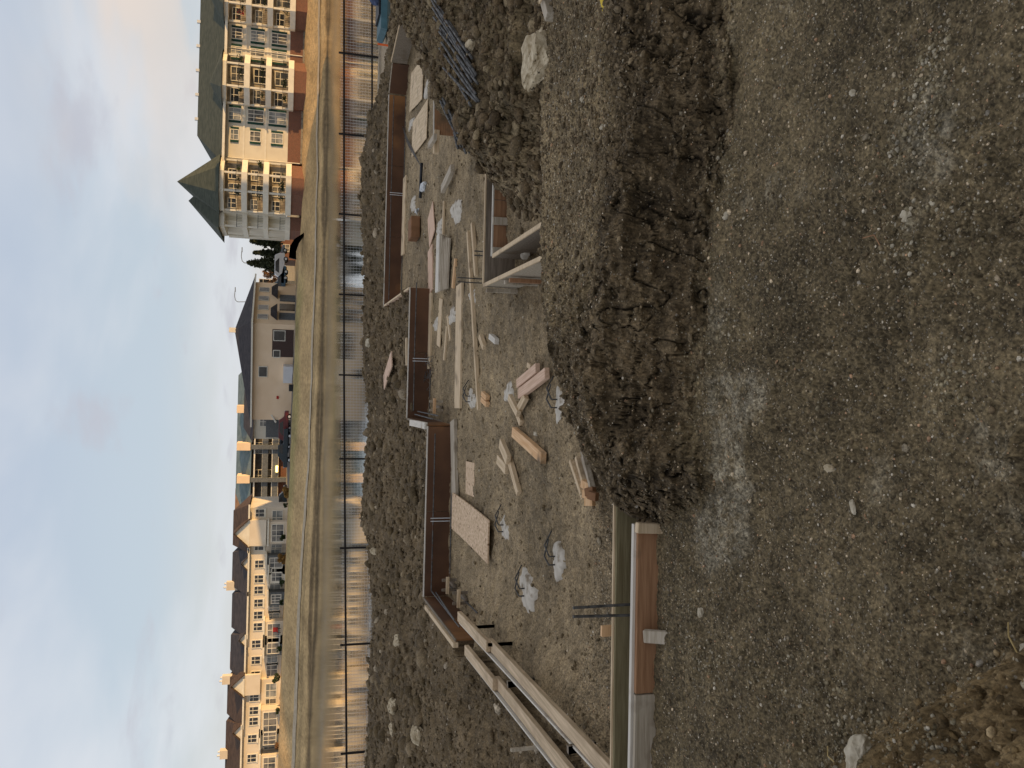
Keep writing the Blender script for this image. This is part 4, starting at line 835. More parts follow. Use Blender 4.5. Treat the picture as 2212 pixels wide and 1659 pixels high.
FAS = [A(v, 220, YB-2.4).z for v in (481, 532, 579, 628)]
def octo(x0, x1, d, cut): return [(x0, YB), (x0, YB-d+cut), (x0+cut, YB-d), (x1-cut, YB-d), (x1, YB-d+cut), (x1, YB)]
def bay(x0, x1, d, cut, roof, seed):
    rg = random.Random(seed); P8 = octo(x0, x1, d, cut)
    for k, z in enumerate(FAS): MB().prism(P8, z-.32, z+(.34 if k else .2)).build('balcony_slab', 'trim', t)
    base = octo(x0+.15, x1-.15, d-.15, cut); MB().prism(base, gB-.3, FAS[3]-.32).build('bay_base', 'brick', t)
    P9 = octo(x0+.12, x1-.12, d-.12, cut)
    for k in range(3):
        zt_, zb3 = FAS[k]-.32, FAS[k+1]+.34
        for (px, py) in (P9[1], P9[2], P9[3], P9[4]): MB().box(px-.11, px+.11, py-.0, py+.22, zb3, zt_).build('column', 'trim', t)
        m = MB()
        for a, b in zip(P9[:-1], P9[1:]):
            L_ = math.dist(a, b); nn = max(2, int(L_/.22))
            for i in range(nn): u = i/nn; m.box(a[0]+(b[0]-a[0])*u, a[0]+(b[0]-a[0])*u+.03, a[1]+(b[1]-a[1])*u, a[1]+(b[1]-a[1])*u+.03, zb3, zb3+.62)
            m.bar((a[0], a[1], zb3+.64), (b[0], b[1], zb3+.64), .06, .05)
        m.build('railing', 'black_plastic', t)
        # doors and windows in the back wall
        MB().box(x0+.1, x1-.1, YB-.03, YB, zb3, zt_).build('recess_shade_panel', 'recess_shade', t)  # thin dark panel, balcony shade painted over the cream back wall
        nx = int((x1-x0)/2.1)
        for i in range(nx):
            xx_ = x0+.5+i*(x1-x0-1)/nx; wd = (x1-x0-1)/nx*.62
            window(t, xx_, xx_+wd, zb3+(.05 if i % 2 else .7), zt_-.45, YB-.05, 'glass' if (i+k) % 2 else 'dark_glass', mull=1)
        for i in range(5):
            px = rg.uniform(x0+.7, x1-.7); s = rg.uniform(.25, .5)
            pm = MB()
            for q in range(40):
                c = Vector((px+rg.gauss(0, s*.5), YB-d+.55+rg.gauss(0, .12), zb3+.25+abs(rg.gauss(0, s*.6)))); w1 = Vector((rg.uniform(-.1, .1), rg.uniform(-.1, .1), rg.uniform(-.1, .1))); w2 = Vector((rg.uniform(-.1, .1), rg.uniform(-.1, .1), rg.uniform(-.1, .1))); pm.quad(c-w1, c+w2, c+w1, c-w2)
            tag(pm.build('balcony_plant', 'shrub' if rg.random() < .75 or seed != 1 else 'red', origin=None), ['leafy potted plant on', 'bushy planter on', 'trailing potted plant on', 'low planter on', 'dark green plant on'][i]+f" the {['top', 'middle', 'lowest'][k]} level of the {['', 'right edge', 'middle', 'corner tower'][seed]} balconies", 'plant', 'balcony plants of the apartment block')
    if roof:
        ax, az_, ay = roof; m = MB(); zz = FAS[0]+.2; O = [(p[0]+(.35 if p[0] > (x0+x1)/2 else -.35), p[1]-.35, zz) for p in P8]; O[0] = (O[0][0], YB+ay, zz); O[-1] = (O[-1][0], YB+ay, zz)
        ap = (ax, YB+ay-.4 if ay < 4 else YB+ay/2-.5, az_)
        for a, b in zip(O, O[1:]+O[:1]): m.quad(a, b, ap)
        m.build('bay_roof', 'green_roof', t)
bay(bx(238), bx(131), 2.3, 1.6, (bx(182), A(450, 182, YB+.5).z, 2.6), 2)
bay(bx(64), 54., 2.3, 1.6, (bx(5)+1, A(447, 5, YB+.5).z, 2.6), 1)
bay(bx(468)+.2, bx(354), 2.6, 2.0, (bx(397), A(377, 396, YB+1.2).z, 8), 3)
# corner block left of the tower with the second spire
x0, x1 = bx(495), bx(466)
for k, z in enumerate(FAS): MB().box(x0, x1+.1, YB+.6, YB+8, z-.3, z+.3).build('balcony_slab', 'trim', t)
MB().box(x0+.1, x1+.1, YB+.7, YB+8, gB-.3, FAS[3]-.3).build('brick_base', 'brick', t)
MB().box(x0+1.1, x1, YB+2.6, YB+16, FAS[3]+.3, FAS[0]).build('wall', 'cream', t)
for yy_ in (.75, 7.7): MB().box(x0+.05, x0+.25, YB+yy_, YB+yy_+.2, FAS[3]+.3, FAS[0]-.3).build('column', 'trim', t)
m = MB()
for k in (1, 2, 3):
    for q in range(8): m.box(x0+.1+q*.2, x0+.13+q*.2, YB+.75, YB+.78, FAS[k]+.3, FAS[k]+.9)
    m.box(x0+.05, x1, YB+.72, YB+.8, FAS[k]+.9, FAS[k]+.96)
m.build('railing', 'black_plastic', t)
a = (bx(430), YB+5.5, A(407, 430, YB+5.5).z); zz = FAS[0]+.3; E = [(x0-.5, YB+.2, zz), (bx(380), YB+.2, zz), (bx(380), YB+11, zz), (x0-.5, YB+11, zz)]; m = MB()
for i in range(4): m.quad(E[i], E[(i+1) % 4], a)
m.quad(*reversed(E)); m.build('spire_roof', 'green_roof', t)

# ---- middle building: corner towards the camera
def rotbox(m, o, ux, uy, a0, a1, b0, b1, z0, z1):
    def p(a, b, z): return (o[0]+ux[0]*a+uy[0]*b, o[1]+ux[1]*a+uy[1]*b, z)
    return m.hexa([p(a0, b0, z0), p(a1, b0, z0), p(a1, b1, z0), p(a0, b1, z0), p(a0, b0, z1), p(a1, b0, z1), p(a1, b1, z1), p(a0, b1, z1)])
YM = 122.; cM = A(635, 702, YM); gM = cM.z-.15; eM = A(545, 702, YM).z
al = R(20); ux = (-math.cos(al), math.sin(al)); uy = (math.sin(al)*1, math.cos(al)*1)   # ux along the pink wall to the left, uy along the side wall going back right
uy = (math.cos(R(52)), math.sin(R(52)))
t = thing('corner_house', 'pinkish two storey house end with dark hip roof and brown lower panel', 'house', (cM.x, YM, gM))
la = abs((A(630, 903, YM).x-cM.x)/math.cos(al))*1.04; lb_ = 11.
m = MB(); m.prism([(cM.x, YM), (cM.x+uy[0]*lb_, YM+uy[1]*lb_), (cM.x+uy[0]*lb_+ux[0]*la, YM+uy[1]*lb_+ux[1]*la), (cM.x+ux[0]*la, YM+ux[1]*la)], gM-.5, eM); m.build('wall', 'pinkish', t)
def pM(a, b, z, off=0): return (cM.x+ux[0]*a+uy[0]*b-.0, YM+ux[1]*a+uy[1]*b-off, z)
c = [pM(-.8, -.8, eM), pM(-.8, lb_+.8, eM), pM(la+.6, lb_+.8, eM), pM(la+.6, -.8, eM)]
a1 = Vector(pM(la*.30, lb_*.5, A(505, 755, YM+5).z)); a2 = Vector(pM(la*.86, lb_*.62, A(519, 810, YM+6).z-.5)); a3 = Vector(pM(la*.1, lb_*.6, a1.z-.8))
m = MB(); m.quad(c[3], c[0], a1, a2); m.quad(c[0], c[1], a1); m.quad(c[1], c[2], a2, a1); m.quad(c[2], c[3], a2); m.quad(*reversed(c)) if False else m.quad(c[0], c[3], c[2], c[1]); rfo = m.build('roof', 'dark_roof', t)
MB().bar(c[0], c[3], .15, .22).build('fascia', 'trim', t); MB().bar(c[0], c[1], .15, .22).build('fascia', 'trim', t)
tpv = a1+Vector((0, 0, .0)); MB().box(tpv.x-.35, tpv.x+.35, tpv.y-.3, tpv.y+.3, tpv.z-.8, tpv.z+.75).build('chimney', 'trim', rfo)
def on_pink(yd): return (cM.x-A(600, yd, YM).x)/math.cos(al)*1.03
def pbox(name, mat, ya, yb_, va, vb, d=.1, par=None):
    za = A(vb, (ya+yb_)/2, YM+1).z; zb4 = A(va, (ya+yb_)/2, YM+1).z; m = MB(); n_ = (-math.sin(al), -math.cos(al))
    o_ = (cM.x+n_[0]*0, YM+n_[1]*0); rotbox(m, o_, ux, n_, on_pink(ya), on_pink(yb_), -.02, d, za, zb4); return m.build(name, mat, par or t)
pbox('lower_panel', 'siding', 711, 768, 588, 634, .06)
for (ya, yb_, va, vb) in [(714, 733, 592, 615), (755, 768, 591, 604), (790, 810, 559, 576)]:
    f = pbox('window', 'trim', ya-1.5, yb_+1.5, va-1.5, vb+1.5, .12); pbox('pane', 'dark_glass', ya, yb_, va, vb, .14, f)
pbox('garden_shed', 'car_white', 783, 818, 612, 633, 1.1); pbox('vent_cover', 'red', 852, 858, 597, 602, .1)
# side wall details (facing right)
n2 = (uy[1], -uy[0])
for k in range(4):
    a = 1.2+k*2.4
    def sb(name, mat, a0, a1_, z0, z1, d, par): m = MB(); rotbox(m, (cM.x, YM), uy, n2, a0, a1_, -.02, d, z0, z1); return m.build(name, mat, par)
    f = sb('window', 'trim', a-.1, a+1.1, eM-2.1, eM-.6, .1, t); sb('pane', 'glass', a, a+1., eM-2.0, eM-.7, .12, f)
    if k < 3: sb('doorway', 'slate' if k != 1 else 'dark_glass', a, a+1.6, gM, gM+2.2, .15, t)
for k in (0, 2):
    a = 1.0+k*2.8; m = MB(); p0 = Vector((cM.x+uy[0]*a, YM+uy[1]*a, gM+2.5)); p1 = Vector((cM.x+uy[0]*(a+2.4), YM+uy[1]*(a+2.4), gM+2.5)); pk = (p0+p1)/2+Vector((0, 0, .9)); m.extr([p0, p1, pk], Vector((n2[0], n2[1], 0))*1.3); m.build('porch_roof', 'dark_roof', t)
# lean-to at the left end
p0 = A(571, 868, YM+6); p1 = A(596, 912, YM+6); MB().bar(p0, p1, 2.5, .22).build('lean_to_roof', 'trim', t)
MB().bar(A(604, 904, YM+5.5), A(632, 903, YM+5.5), .3, .3).build('post', 'trim', t)
MB().box(A(600, 945, YM+9).x, A(600, 895, YM+9).x, YM+9, YM+14, gM, A(575, 900, YM+9).z).build('garage', 'slate', t)
# recessed house between
t = thing('recessed_house', 'grey house set back behind the pinkish house with dark sloping roof', 'house', (-6, 136, .3))
xa, xb_ = A(600, 948, 136).x, A(600, 872, 136).x; ze = A(547, 930, 136).z
MB().box(xa, xb_, 136, 144, 0, ze).build('wall', 'cream', t)
m = MB(); zr = A(527, 880, 140).z; m.quad((xa-.6, 135.3, ze), (xb_+2, 135.3, ze), (xb_+2, 140, zr), (xb_-4, 140, zr)); m.quad((xa-.6, 144.6, ze), (xa-.6, 135.3, ze), (xb_-4, 140, zr)); m.quad((xb_+2, 144.6, ze), (xa-.6, 144.6, ze), (xb_-4, 140, zr), (xb_+2, 140, zr)); m.build('roof', 'dark_roof', t)
window(t, xa+2, xa+3.4, 3.6, 4.8, 135.95, 'glass'); window(t, xa+6, xa+7.4, 3.6, 4.8, 135.95, 'dark_glass'); MB().box(xa+1, xa+3.6, 135.85, 136, .2, 2.4).build('garage_door', 'slate', t)
MB().bar(A(585, 925, 134), A(600, 946, 134), 2.4, .2).build('carport_roof', 'trim', t)

# ---- balcony apartment behind (teal roof)
YC = 165.
t = thing('balcony_apartment', 'long grey apartment building with teal roof and white balcony lines', 'building', (-20, YC, 0))
xa, xb_ = A(600, 1130, YC).x, A(600, 790, YC).x; ze = A(543, 1000, YC).z; zr = A(511, 950, YC+5).z
MB().box(xa, xb_, YC, YC+14, 0, ze).build('wall', 'darkwall', t)
m = MB(); m.quad((xa-1, YC-1.2, ze), (xb_+1, YC-1.2, ze), (xb_-2, YC+6, zr), (xa+5, YC+6, zr)); m.quad((xa-1, YC+15, ze), (xa-1, YC-1.2, ze), (xa+5, YC+6, zr)); m.quad((xb_+1, YC+15, ze), (xa-1, YC+15, ze), (xa+5, YC+6, zr), (xb_-2, YC+6, zr)); rfo = m.build('roof', 'teal_roof', t)
for k, v_ in enumerate((549, 567, 576, 588, 600)):
    z = A(v_, 1010, YC-1.5).z; MB().box(xa, xb_, YC-1.6, YC, z-.12, z+.12).build('balcony_slab', 'trim', t)
for k, v_ in enumerate((572, 594)):
    z = A(v_, 1010, YC-1.5).z; MB().box(xa, xb_, YC-1.65, YC-1.6, z-.55, z+.5).build('balcony_panel', 'slate', t)
MB().box(xa, xb_, YC-.3, YC, 0, A(602, 1000, YC).z).build('brick_base', 'brick', t)
for yd in (885, 966, 1037): x = A(560, yd, YC-2).x; MB().box(x-.4, x+.4, YC-2.1, YC-.1, 0, ze).build('pier', 'slate', t); MB().box(x-.7, x+.7, YC-1.2, YC+3.4, ze+.2, A(512, yd, YC).z).build('dormer', 'pinkish', rfo)
for i in range(9):
    for z in (A(560, 1000, YC).z, A(583, 1000, YC).z):
        x = xa+3+i*5.2; window(t, x, x+2., z-1., z+.8, YC-.02, 'dark_glass' if i % 3 else 'glass')
t2 = A(598, 1013, YC-1.8); tag(MB().cyl(t2-Vector((.6, 0, 0)), t2+Vector((.6, 0, 0)), .22, 8).build('porch_lamp', 'lamp_glow'), 'glowing orange lamp on the ground floor of the teal roofed apartment', 'lamp')

# ---- townhouse row at left
YT = 121.
def tx(yd): return A(570, yd, YT).x
def gt(yd): return A(IP(yd, [1095, 1262, 1470, 1659, 1800], [620, 614, 606, 600, 597]), yd, YT).z-.2
def townhouse(label, ya, yb_, ve, vr, roofm, wins, lows, gables, chims, porch, fwd=0, wallm='cream2'):
    Y0 = YT-fwd; X0, X1 = A(570, yb_, Y0).x, A(570, ya, Y0).x; g = gt((ya+yb_)/2); ym = (ya+yb_)/2; e = A(ve, ym, Y0).z; r_ = A(vr, ym, Y0+5).z
    t = thing('townhouse', label, 'townhouse', ((X0+X1)/2, Y0, g), 'row of townhouses across the pond')
    MB().box(X0, X1, Y0, Y0+11, g-.8, e).build('wall', wallm, t)
    m = MB(); m.quad((X0-.1, Y0-.6, e), (X1+.5, Y0-.6, e), (X1-1.2, Y0+5.5, r_), (X0-.1, Y0+5.5, r_)); m.quad((X1+.5, Y0+11.6, e), (X0-.1, Y0+11.6, e), (X0-.1, Y0+5.5, r_), (X1-1.2, Y0+5.5, r_)); m.quad((X1+.5, Y0-.6, e), (X1+.5, Y0+11.6, e), (X1-1.2, Y0+5.5, r_)); m.quad((X0-.1, Y0+11.6, e), (X0-.1, Y0-.6, e), (X0-.1, Y0+5.5, r_))
    rf = m.build('roof', roofm, t)
    MB().box(X0-.1, X1+.5, Y0-.72, Y0-.6, e-.1, e+.12).build('gutter', 'trim', t)
    for yd in wins:
        x = A(570, yd, Y0).x; z = e-1.35; window(t, x-.5, x+.5, z-.62, z+.5, Y0-.03, 'dark_glass', mull=1); MB().box(x-.65, x+.65, Y0-.14, Y0, z-.85, z-.72).build('sill', 'trim', t)
    for (yd, w_, gm) in lows:
        x = A(600, yd, Y0).x; window(t, x-w_/2, x+w_/2, g+.75, g+2.1, Y0-.03, gm, mull=1)
    for (yd, w_, h_, d_) in gables:
        x = A(540, yd, Y0).x; m = MB(); m.extr([(x-w_/2, Y0-d_, e), (x+w_/2, Y0-d_, e), (x, Y0-d_, e+h_)], (0, 2.5, 0)); m.build('gable', 'trim', t)
        m = MB(); m.bar((x-w_/2-.2, Y0-d_+1.1, e-.05), (x, Y0-d_+1.1, e+h_+.1), 2.8, .12, up=(0, 0, 1)); m.bar((x+w_/2+.2, Y0-d_+1.1, e-.05), (x, Y0-d_+1.1, e+h_+.1), 2.8, .12); m.build('gable_roof', roofm, t)
        if d_ > .3: MB().box(x-w_/2, x+w_/2, Y0-d_, Y0, g+2.9, e).build('bump_out', wallm, t)
    for yd in chims:
        x = A(500, yd, Y0+5).x; c_ = MB().box(x-.6, x+.6, Y0+4.6, Y0+5.6, r_-1.4, r_+.7).build('chimney', 'cream2', rf); MB().cyl((x-.25, Y0+5.1, r_+.7), (x-.25, Y0+5.1, r_+1.1), .14, 6).cyl((x+.3, Y0+5.1, r_+.7), (x+.3, Y0+5.1, r_+1.0), .14, 6).build('chimney_pot', 'galv', c_)
    for (yd, w_, h_, mm) in porch:
        x = A(600, yd, Y0-1.5).x; MB().box(x-w_/2, x+w_/2, Y0-1.9, Y0-.05, g-.5, g+h_).build('porch', mm, t)
        MB().box(x-w_/2-.25, x+w_/2+.25, Y0-2.15, Y0, g+h_+.01, g+h_+.22).build('porch_roof', 'trim', t); window(t, x-w_/2+.35, x+w_/2-.35, g+.6, g+h_-.4, Y0-1.93, 'glass', mull=2)
    return t
townhouse('right end townhouse with bright gable and brown roof', 1096, 1190, 538, 503, 'brown_roof', [1108, 1180], [(1118, 1.9, 'pale_glass'), (1176, 1.2, 'pale_glass')], [(1150, 3.6, 1.9, .7)], [], [(1150, 3, 2.5, 'cream2')])
townhouse('townhouse with dark roof and small white gable over its porch', 1190, 1282, 537, 501, 'dark_roof', [1218, 1250, 1274], [(1196, 1.6, 'pale_glass'), (1262, 1.6, 'pale_glass')], [(1217, 2.0, .9, .2)], [1265], [(1219, 2.6, 2.6, 'slate'), (1240, 2.4, 2.3, 'trim')])
townhouse('townhouse in the middle of the row under a long dark ridge', 1282, 1374, 535, 500, 'dark_roof', [1302, 1328, 1353], [(1290, 1.8, 'pale_glass'), (1312, 1.4, 'pale_glass'), (1330, 1.4, 'pale_glass')], [(1380, 2.2, 1.0, .3)], [], [(1365, 3.2, 2.6, 'cream2'), (1292, 1.8, 2.2, 'slate')])
townhouse('shadier townhouse with tan ridge behind and a shrub in front', 1374, 1468, 530, 497, 'dark_roof', [1390, 1425, 1457], [(1418, 2.2, 'pale_glass'), (1445, 1.8, 'glass')], [], [], [(1392, 2.8, 2.5, 'slate')])
townhouse('sunlit townhouse with bright gable end and brown roof', 1468, 1566, 526, 490, 'brown_roof', [1505, 1533, 1556], [(1490, 1.8, 'pale_glass'), (1519, 1.4, 'glass')], [(1477, 2.8, 1.6, .6)], [1467], [(1556, 3.4, 2.7, 'cream2')], fwd=.8)
townhouse('leftmost townhouse, cut by the edge, with small gable', 1566, 1700, 521, 486, 'brown_roof', [1593, 1635, 1670], [(1600, 2, 'pale_glass'), (1640, 2.2, 'pale_glass')], [(1578, 2.1, 1.1, .3)], [1627], [(1590, 2.4, 2.6, 'slate'), (1650, 3, 2.5, 'cream2')], fwd=.8)
# tan ridge of a house behind the row
t = thing('rear_house', 'tan roofed house rising behind the right end of the townhouse row', 'house', (-24, 190, 0))
x0, x1 = A(520, 1130, 190).x, A(520, 1050, 190).x; z0, z1 = A(545, 1090, 190).z, A(506, 1070, 190).z
MB().box(x0, x1, 190, 198, 0, z0).build('wall', 'pinkish', t); m = MB(); m.quad((x0-1, 189, z0), (x1+1, 189, z0), (x1-1, 194, z1), (x0+1, 194, z1)); m.quad((x1+1, 189, z0), (x1+1, 199, z0), (x1-1, 194, z1)); m.quad((x0-1, 199, z0), (x0-1, 189, z0), (x0+1, 194, z1)); m.quad((x1+1, 199, z0), (x0-1, 199, z0), (x0+1, 194, z1), (x1-1, 194, z1)); m.build('roof', 'tan_roof', t)
window(t, x0+3, x0+4.5, z0-2.4, z0-1, 189.95)
t = thing('rear_house', 'tan roofed house behind the shadier townhouse', 'house', (-47, 150, 0))
x0, x1 = A(520, 1470, 150).x, A(520, 1385, 150).x; z0, z1 = A(530, 1430, 150).z, A(494, 1430, 150).z
MB().box(x0, x1, 150, 158, 0, z0).build('wall', 'pinkish', t); m = MB(); m.quad((x0-1, 149, z0), (x1+1, 149, z0), (x1-3, 154, z1), (x0+1, 154, z1)); m.quad((x1+1, 149, z0), (x1+1, 159, z0), (x1-3, 154, z1)); m.quad((x0-1, 159, z0), (x0-1, 149, z0), (x0+1, 154, z1)); m.quad((x1+1, 159, z0), (x0-1, 159, z0), (x0+1, 154, z1), (x1-3, 154, z1)); m.build('roof', 'tan_roof', t)
# small grey house and low brick house between the big blocks
for (ya, yb_, vb, ve, vr, YY, wm, rm, lb) in [(648, 605, 622, 604, 575, 150, 'slate', 'slate', 'low grey house with pale hip roof between the two big buildings'), (560, 505, 620, 603, 592, 155, 'brick', 'brown_roof', 'low brick house behind the spruces')]:
    x0, x1 = A(600, ya, YY).x, A(600, yb_, YY).x; z0, z1, g = A(ve, ya, YY).z, A(vr, ya, YY).z, A(vb+6, ya, YY).z
    t = thing('small_house', lb, 'house', (x0, YY, g)); MB().box(x0, x1, YY, YY+8, g-1, z0).build('wall', wm, t)
    m = MB(); m.quad((x0-.6, YY-.6, z0), (x1+.6, YY-.6, z0), (x1-2, YY+4, z1), (x0+2, YY+4, z1)); m.quad((x1+.6, YY-.6, z0), (x1+.6, YY+8.6, z0), (x1-2, YY+4, z1)); m.quad((x0-.6, YY+8.6, z0), (x0-.6, YY-.6, z0), (x0+2, YY+4, z1)); m.quad((x1+.6, YY+8.6, z0), (x0-.6, YY+8.6, z0), (x0+2, YY+4, z1), (x1-2, YY+4, z1)); m.build('roof', rm, t)
    window(t, x0+1.5, x0+2.7, z0-1.7, z0-.6, YY-.03)

# ------------------------------------------------------------------ trees
def leafq(m, c, s, rg):
    w1 = Vector((rg.uniform(-1, 1), rg.uniform(-1, 1), rg.uniform(-1, 1)))*s; w2 = Vector((rg.uniform(-1, 1), rg.uniform(-1, 1), rg.uniform(-1, 1)))*s; m.quad(c-w1, c+w2, c+w1, c-w2)
def spruce(v0, v1, yd, Y, wpx, label, seed):
    b = A(v1, yd, Y); tp = A(v0, yd, Y); h = tp.z-b.z; r = wpx/F*Y/2; rg = random.Random(seed)
    t = thing('spruce_tree', label, 'tree', b, 'dark spruces beside the apartment block'); MB().cyl(b, b+Vector((0, 0, h*.95)), .18, 7, .03).build('trunk', 'bark', t); m = MB()
    for k in range(17):
        u = .06+.92*k/17; rr = r*(1-u)**.85*rg.uniform(.75, 1.2); nb = 9
        for i in range(nb):
            a = 6.28*i/nb+rg.random(); L_ = rr*rg.uniform(.6, 1.15)
            for q in range(14):
                s_ = (q+.5)/14; c = b+Vector((math.cos(a)*L_*s_, math.sin(a)*L_*s_, h*u-L_*.22*s_+.08*math.sin(s_*5)))+Vector((rg.gauss(0, .08), rg.gauss(0, .08), rg.gauss(0, .07))); leafq(m, c, .22, rg)
    m.build('crown', 'spruce', t)
spruce(532, 608, 572, 135, 54, 'tallest and widest dark spruce, behind the parked cars', 1); spruce(538, 606, 525, 138, 44, 'dark spruce right beside the apartment block', 2); spruce(546, 606, 549, 140, 28, 'smaller spruce squeezed between two others', 3)
def leafy(v0, v1, yd, Y, wpx, label, seed, mat, cat='tree', name='autumn_tree', n=1400, trunk=True, grp=None):
    b = A(v1, yd, Y); tp = A(v0, yd, Y); h = tp.z-b.z; r = wpx/F*Y/2; rg = random.Random(seed); t = thing(name, label, cat, b, grp); m = MB(); tr = MB()
    tr.cyl(b-Vector((0, 0, .3)), b+Vector((0, 0, h*.6)), .03*h, 7, .012*h)
    bl = []
    for k in range(9):
        a = rg.uniform(0, 6.28); q = b+Vector((math.cos(a)*r*rg.uniform(.2, .75), math.sin(a)*r*rg.uniform(.2, .75), h*rg.uniform(.3, .85))); bl.append((q, r*rg.uniform(.25, .45))); tr.cyl(b+Vector((0, 0, h*rg.uniform(.2, .5))), q, .012*h, 5, .004*h)
    tr.build('trunk' if trunk else 'stem', 'bark', t)
    for i in range(n):
        q, s = bl[i % 9]; d = Vector((rg.gauss(0, 1), rg.gauss(0, 1), rg.gauss(0, 1))).normalized()*s*rg.uniform(.5, 1.1); c = q+d; c.z = max(c.z, b.z+.05); leafq(m, c, .05*h**.5+.03, rg)
    m.build('crown' if trunk else 'foliage', mat, t)
leafy(560, 612, 512, 150, 34, 'brown autumn tree touching the left edge of the apartment block', 11, 'rusty_leaf', grp='autumn trees behind the far bank')
leafy(562, 612, 595, 160, 36, 'brown autumn tree left of the spruces', 12, 'rusty_leaf', grp='autumn trees behind the far bank'); leafy(572, 612, 622, 160, 30, 'low brown autumn tree above the grey house', 13, 'rusty_leaf', grp='autumn trees behind the far bank')
leafy(610, 640, 1066, 112, 34, 'golden bush on the bank before the brick ground floor', 14, 'autumn', 'bush', 'golden_bush', trunk=False); leafy(600, 628, 1205, 118.5, 26, 'tall golden bush before the townhouse porch', 15, 'autumn', 'bush', 'golden_bush', trunk=False)
for i, (v0, v1, yd, w_, mt, lb) in enumerate([(612, 624, 1092, 12, 'shrub', 'dark shrub at the corner of the right end townhouse'), (606, 622, 1160, 16, 'shrub', 'green shrub under the bright gable'), (604, 617, 1258, 18, 'shrub', 'low green shrub between two porches'), (603, 615, 1300, 16, 'shrub', 'small shrub before the middle townhouse'), (598, 610, 1400, 16, 'shrub', 'small shrub beside the slate porch'), (588, 609, 1462, 24, 'shrub', 'largest dark green shrub in front of the shadier townhouse'), (597, 607, 1535, 16, 'shrub', 'shrub before the sunlit townhouse'), (594, 605, 1610, 22, 'rusty_leaf', 'brownish shrub before the leftmost townhouse'), (627, 640, 838, 14, 'shrub', 'dark rounded shrub on the bank before the pinkish house')]):
    leafy(v0, v1, yd, YT-3.5 if yd > 1000 else 112, w_, lb, 30+i, mt, 'shrub', 'shrub', n=500, trunk=False, grp='shrubs before the houses')
# lamp posts
for (vt, vb, yd, Y, lb) in [(528, 606, 556, 140, 'curved street lamp rising above the spruces'), (513, 600, 640, 150, 'curved street lamp behind the pinkish house')]:
    b = A(vb, yd+12, Y); tp = A(vt, yd+12, Y); t = thing('street_lamp', lb, 'street lamp', b, 'curved street lamps'); MB().cyl(b, tp, .09, 6, .06).build('pole', 'slate', t)
    MB().tube([tp, tp+Vector((.3, 0, .35)), tp+Vector((1.0, 0, .5)), tp+Vector((1.9, 0, .45))], .06).build('arm', 'slate', t); MB().bar(tp+Vector((1.7, 0, .4)), tp+Vector((2.5, 0, .42)), .25, .12).build('lamp_head', 'slate', t)

# ------------------------------------------------------------------ vehicles
def car(label, v, yd, Y, paint, kind='car', face=1, name='parked_car', L_=4.5, Hc=1.5):
    b = A(v, yd, Y); g = b.z; t = thing(name, label, kind, b, 'vehicles parked behind the far bank')
    s = face; H = Hc
    if kind == 'pickup': pr = [(-.5, .3), (.5, .3), (.5, .58), (.36, .62), (.2, 1), (-.06, 1), (-.1, .62), (-.5, .62)]
    elif kind == 'suv': pr = [(-.5, .25), (.5, .25), (.5, .55), (.3, .62), (.18, 1), (-.42, 1), (-.5, .65)]
    else: pr = [(-.5, .22), (.5, .22), (.49, .5), (.27, .62), (.12, .98), (-.22, 1), (-.42, .66), (-.5, .6)]
    m = MB(); m.extr([(b.x+s*p[0]*L_, b.y, g+p[1]*H) for p in pr], (0, 1.8, 0)); m.build('body', paint, t, bevel=.05)
    gx = [(.16, .66), (.09, .93), (-.05 if kind == 'pickup' else -.2, .95), (-.08 if kind == 'pickup' else -.34, .66)]
    MB().extr([(b.x+s*p[0]*L_, b.y-.012, g+p[1]*H) for p in gx], (0, .01, 0)).build('side_window', 'dark_glass', t)
    for k in (-.31, .31):
        for yy_ in (-.02, 1.62):
            w_ = MB().cyl((b.x+k*L_, b.y+yy_, g+.33), (b.x+k*L_, b.y+yy_+.2, g+.33), .34, 14).build('wheel', 'tyre', t); MB().cyl((b.x+k*L_, b.y+yy_-.02, g+.33), (b.x+k*L_, b.y+yy_+.0, g+.33), .19, 10).build('rim', 'galv', w_)
    MB().box(b.x+s*.5*L_-.06, b.x+s*.5*L_+.02, b.y+.1, b.y+.5, g+.5*H, g+.6*H).build('headlight', 'white_plastic', t); MB().box(b.x-s*.5*L_-.02, b.x-s*.5*L_+.06, b.y+.1, b.y+.4, g+.5*H, g+.6*H).build('tail_light', 'red', t)
car('dark teal pickup truck parked left of the pinkish house', 631, 968, 119, 'car_dark', 'pickup', -1, 'pickup_truck', 5.4, 1.9)
car('dark red car parked close behind the dark pickup', 630, 920, 121, 'car_red', 'suv', 1, L_=4.2, Hc=1.75)
car('black car parked between the red car and the pickup', 631, 945, 124, 'car_dark', 'suv', 1, L_=4.4, Hc=1.7)
car('white van with its nose beside the slate house', 622, 580, 130, 'car_white', 'suv', -1, L_=4.6, Hc=1.95)
car('grey car right of the white van', 620, 560, 136, 'car_grey', 'car', 1); car('blue car parked left of the white van', 622, 607, 130, 'car_blue', 'car', 1); car('light blue van at the left end of the parking row', 621, 624, 134, 'car_blue', 'suv', 1, Hc=1.9)
car('dark car half hidden by the golden bush', 625, 1083, 126, 'car_dark', 'suv', 1)
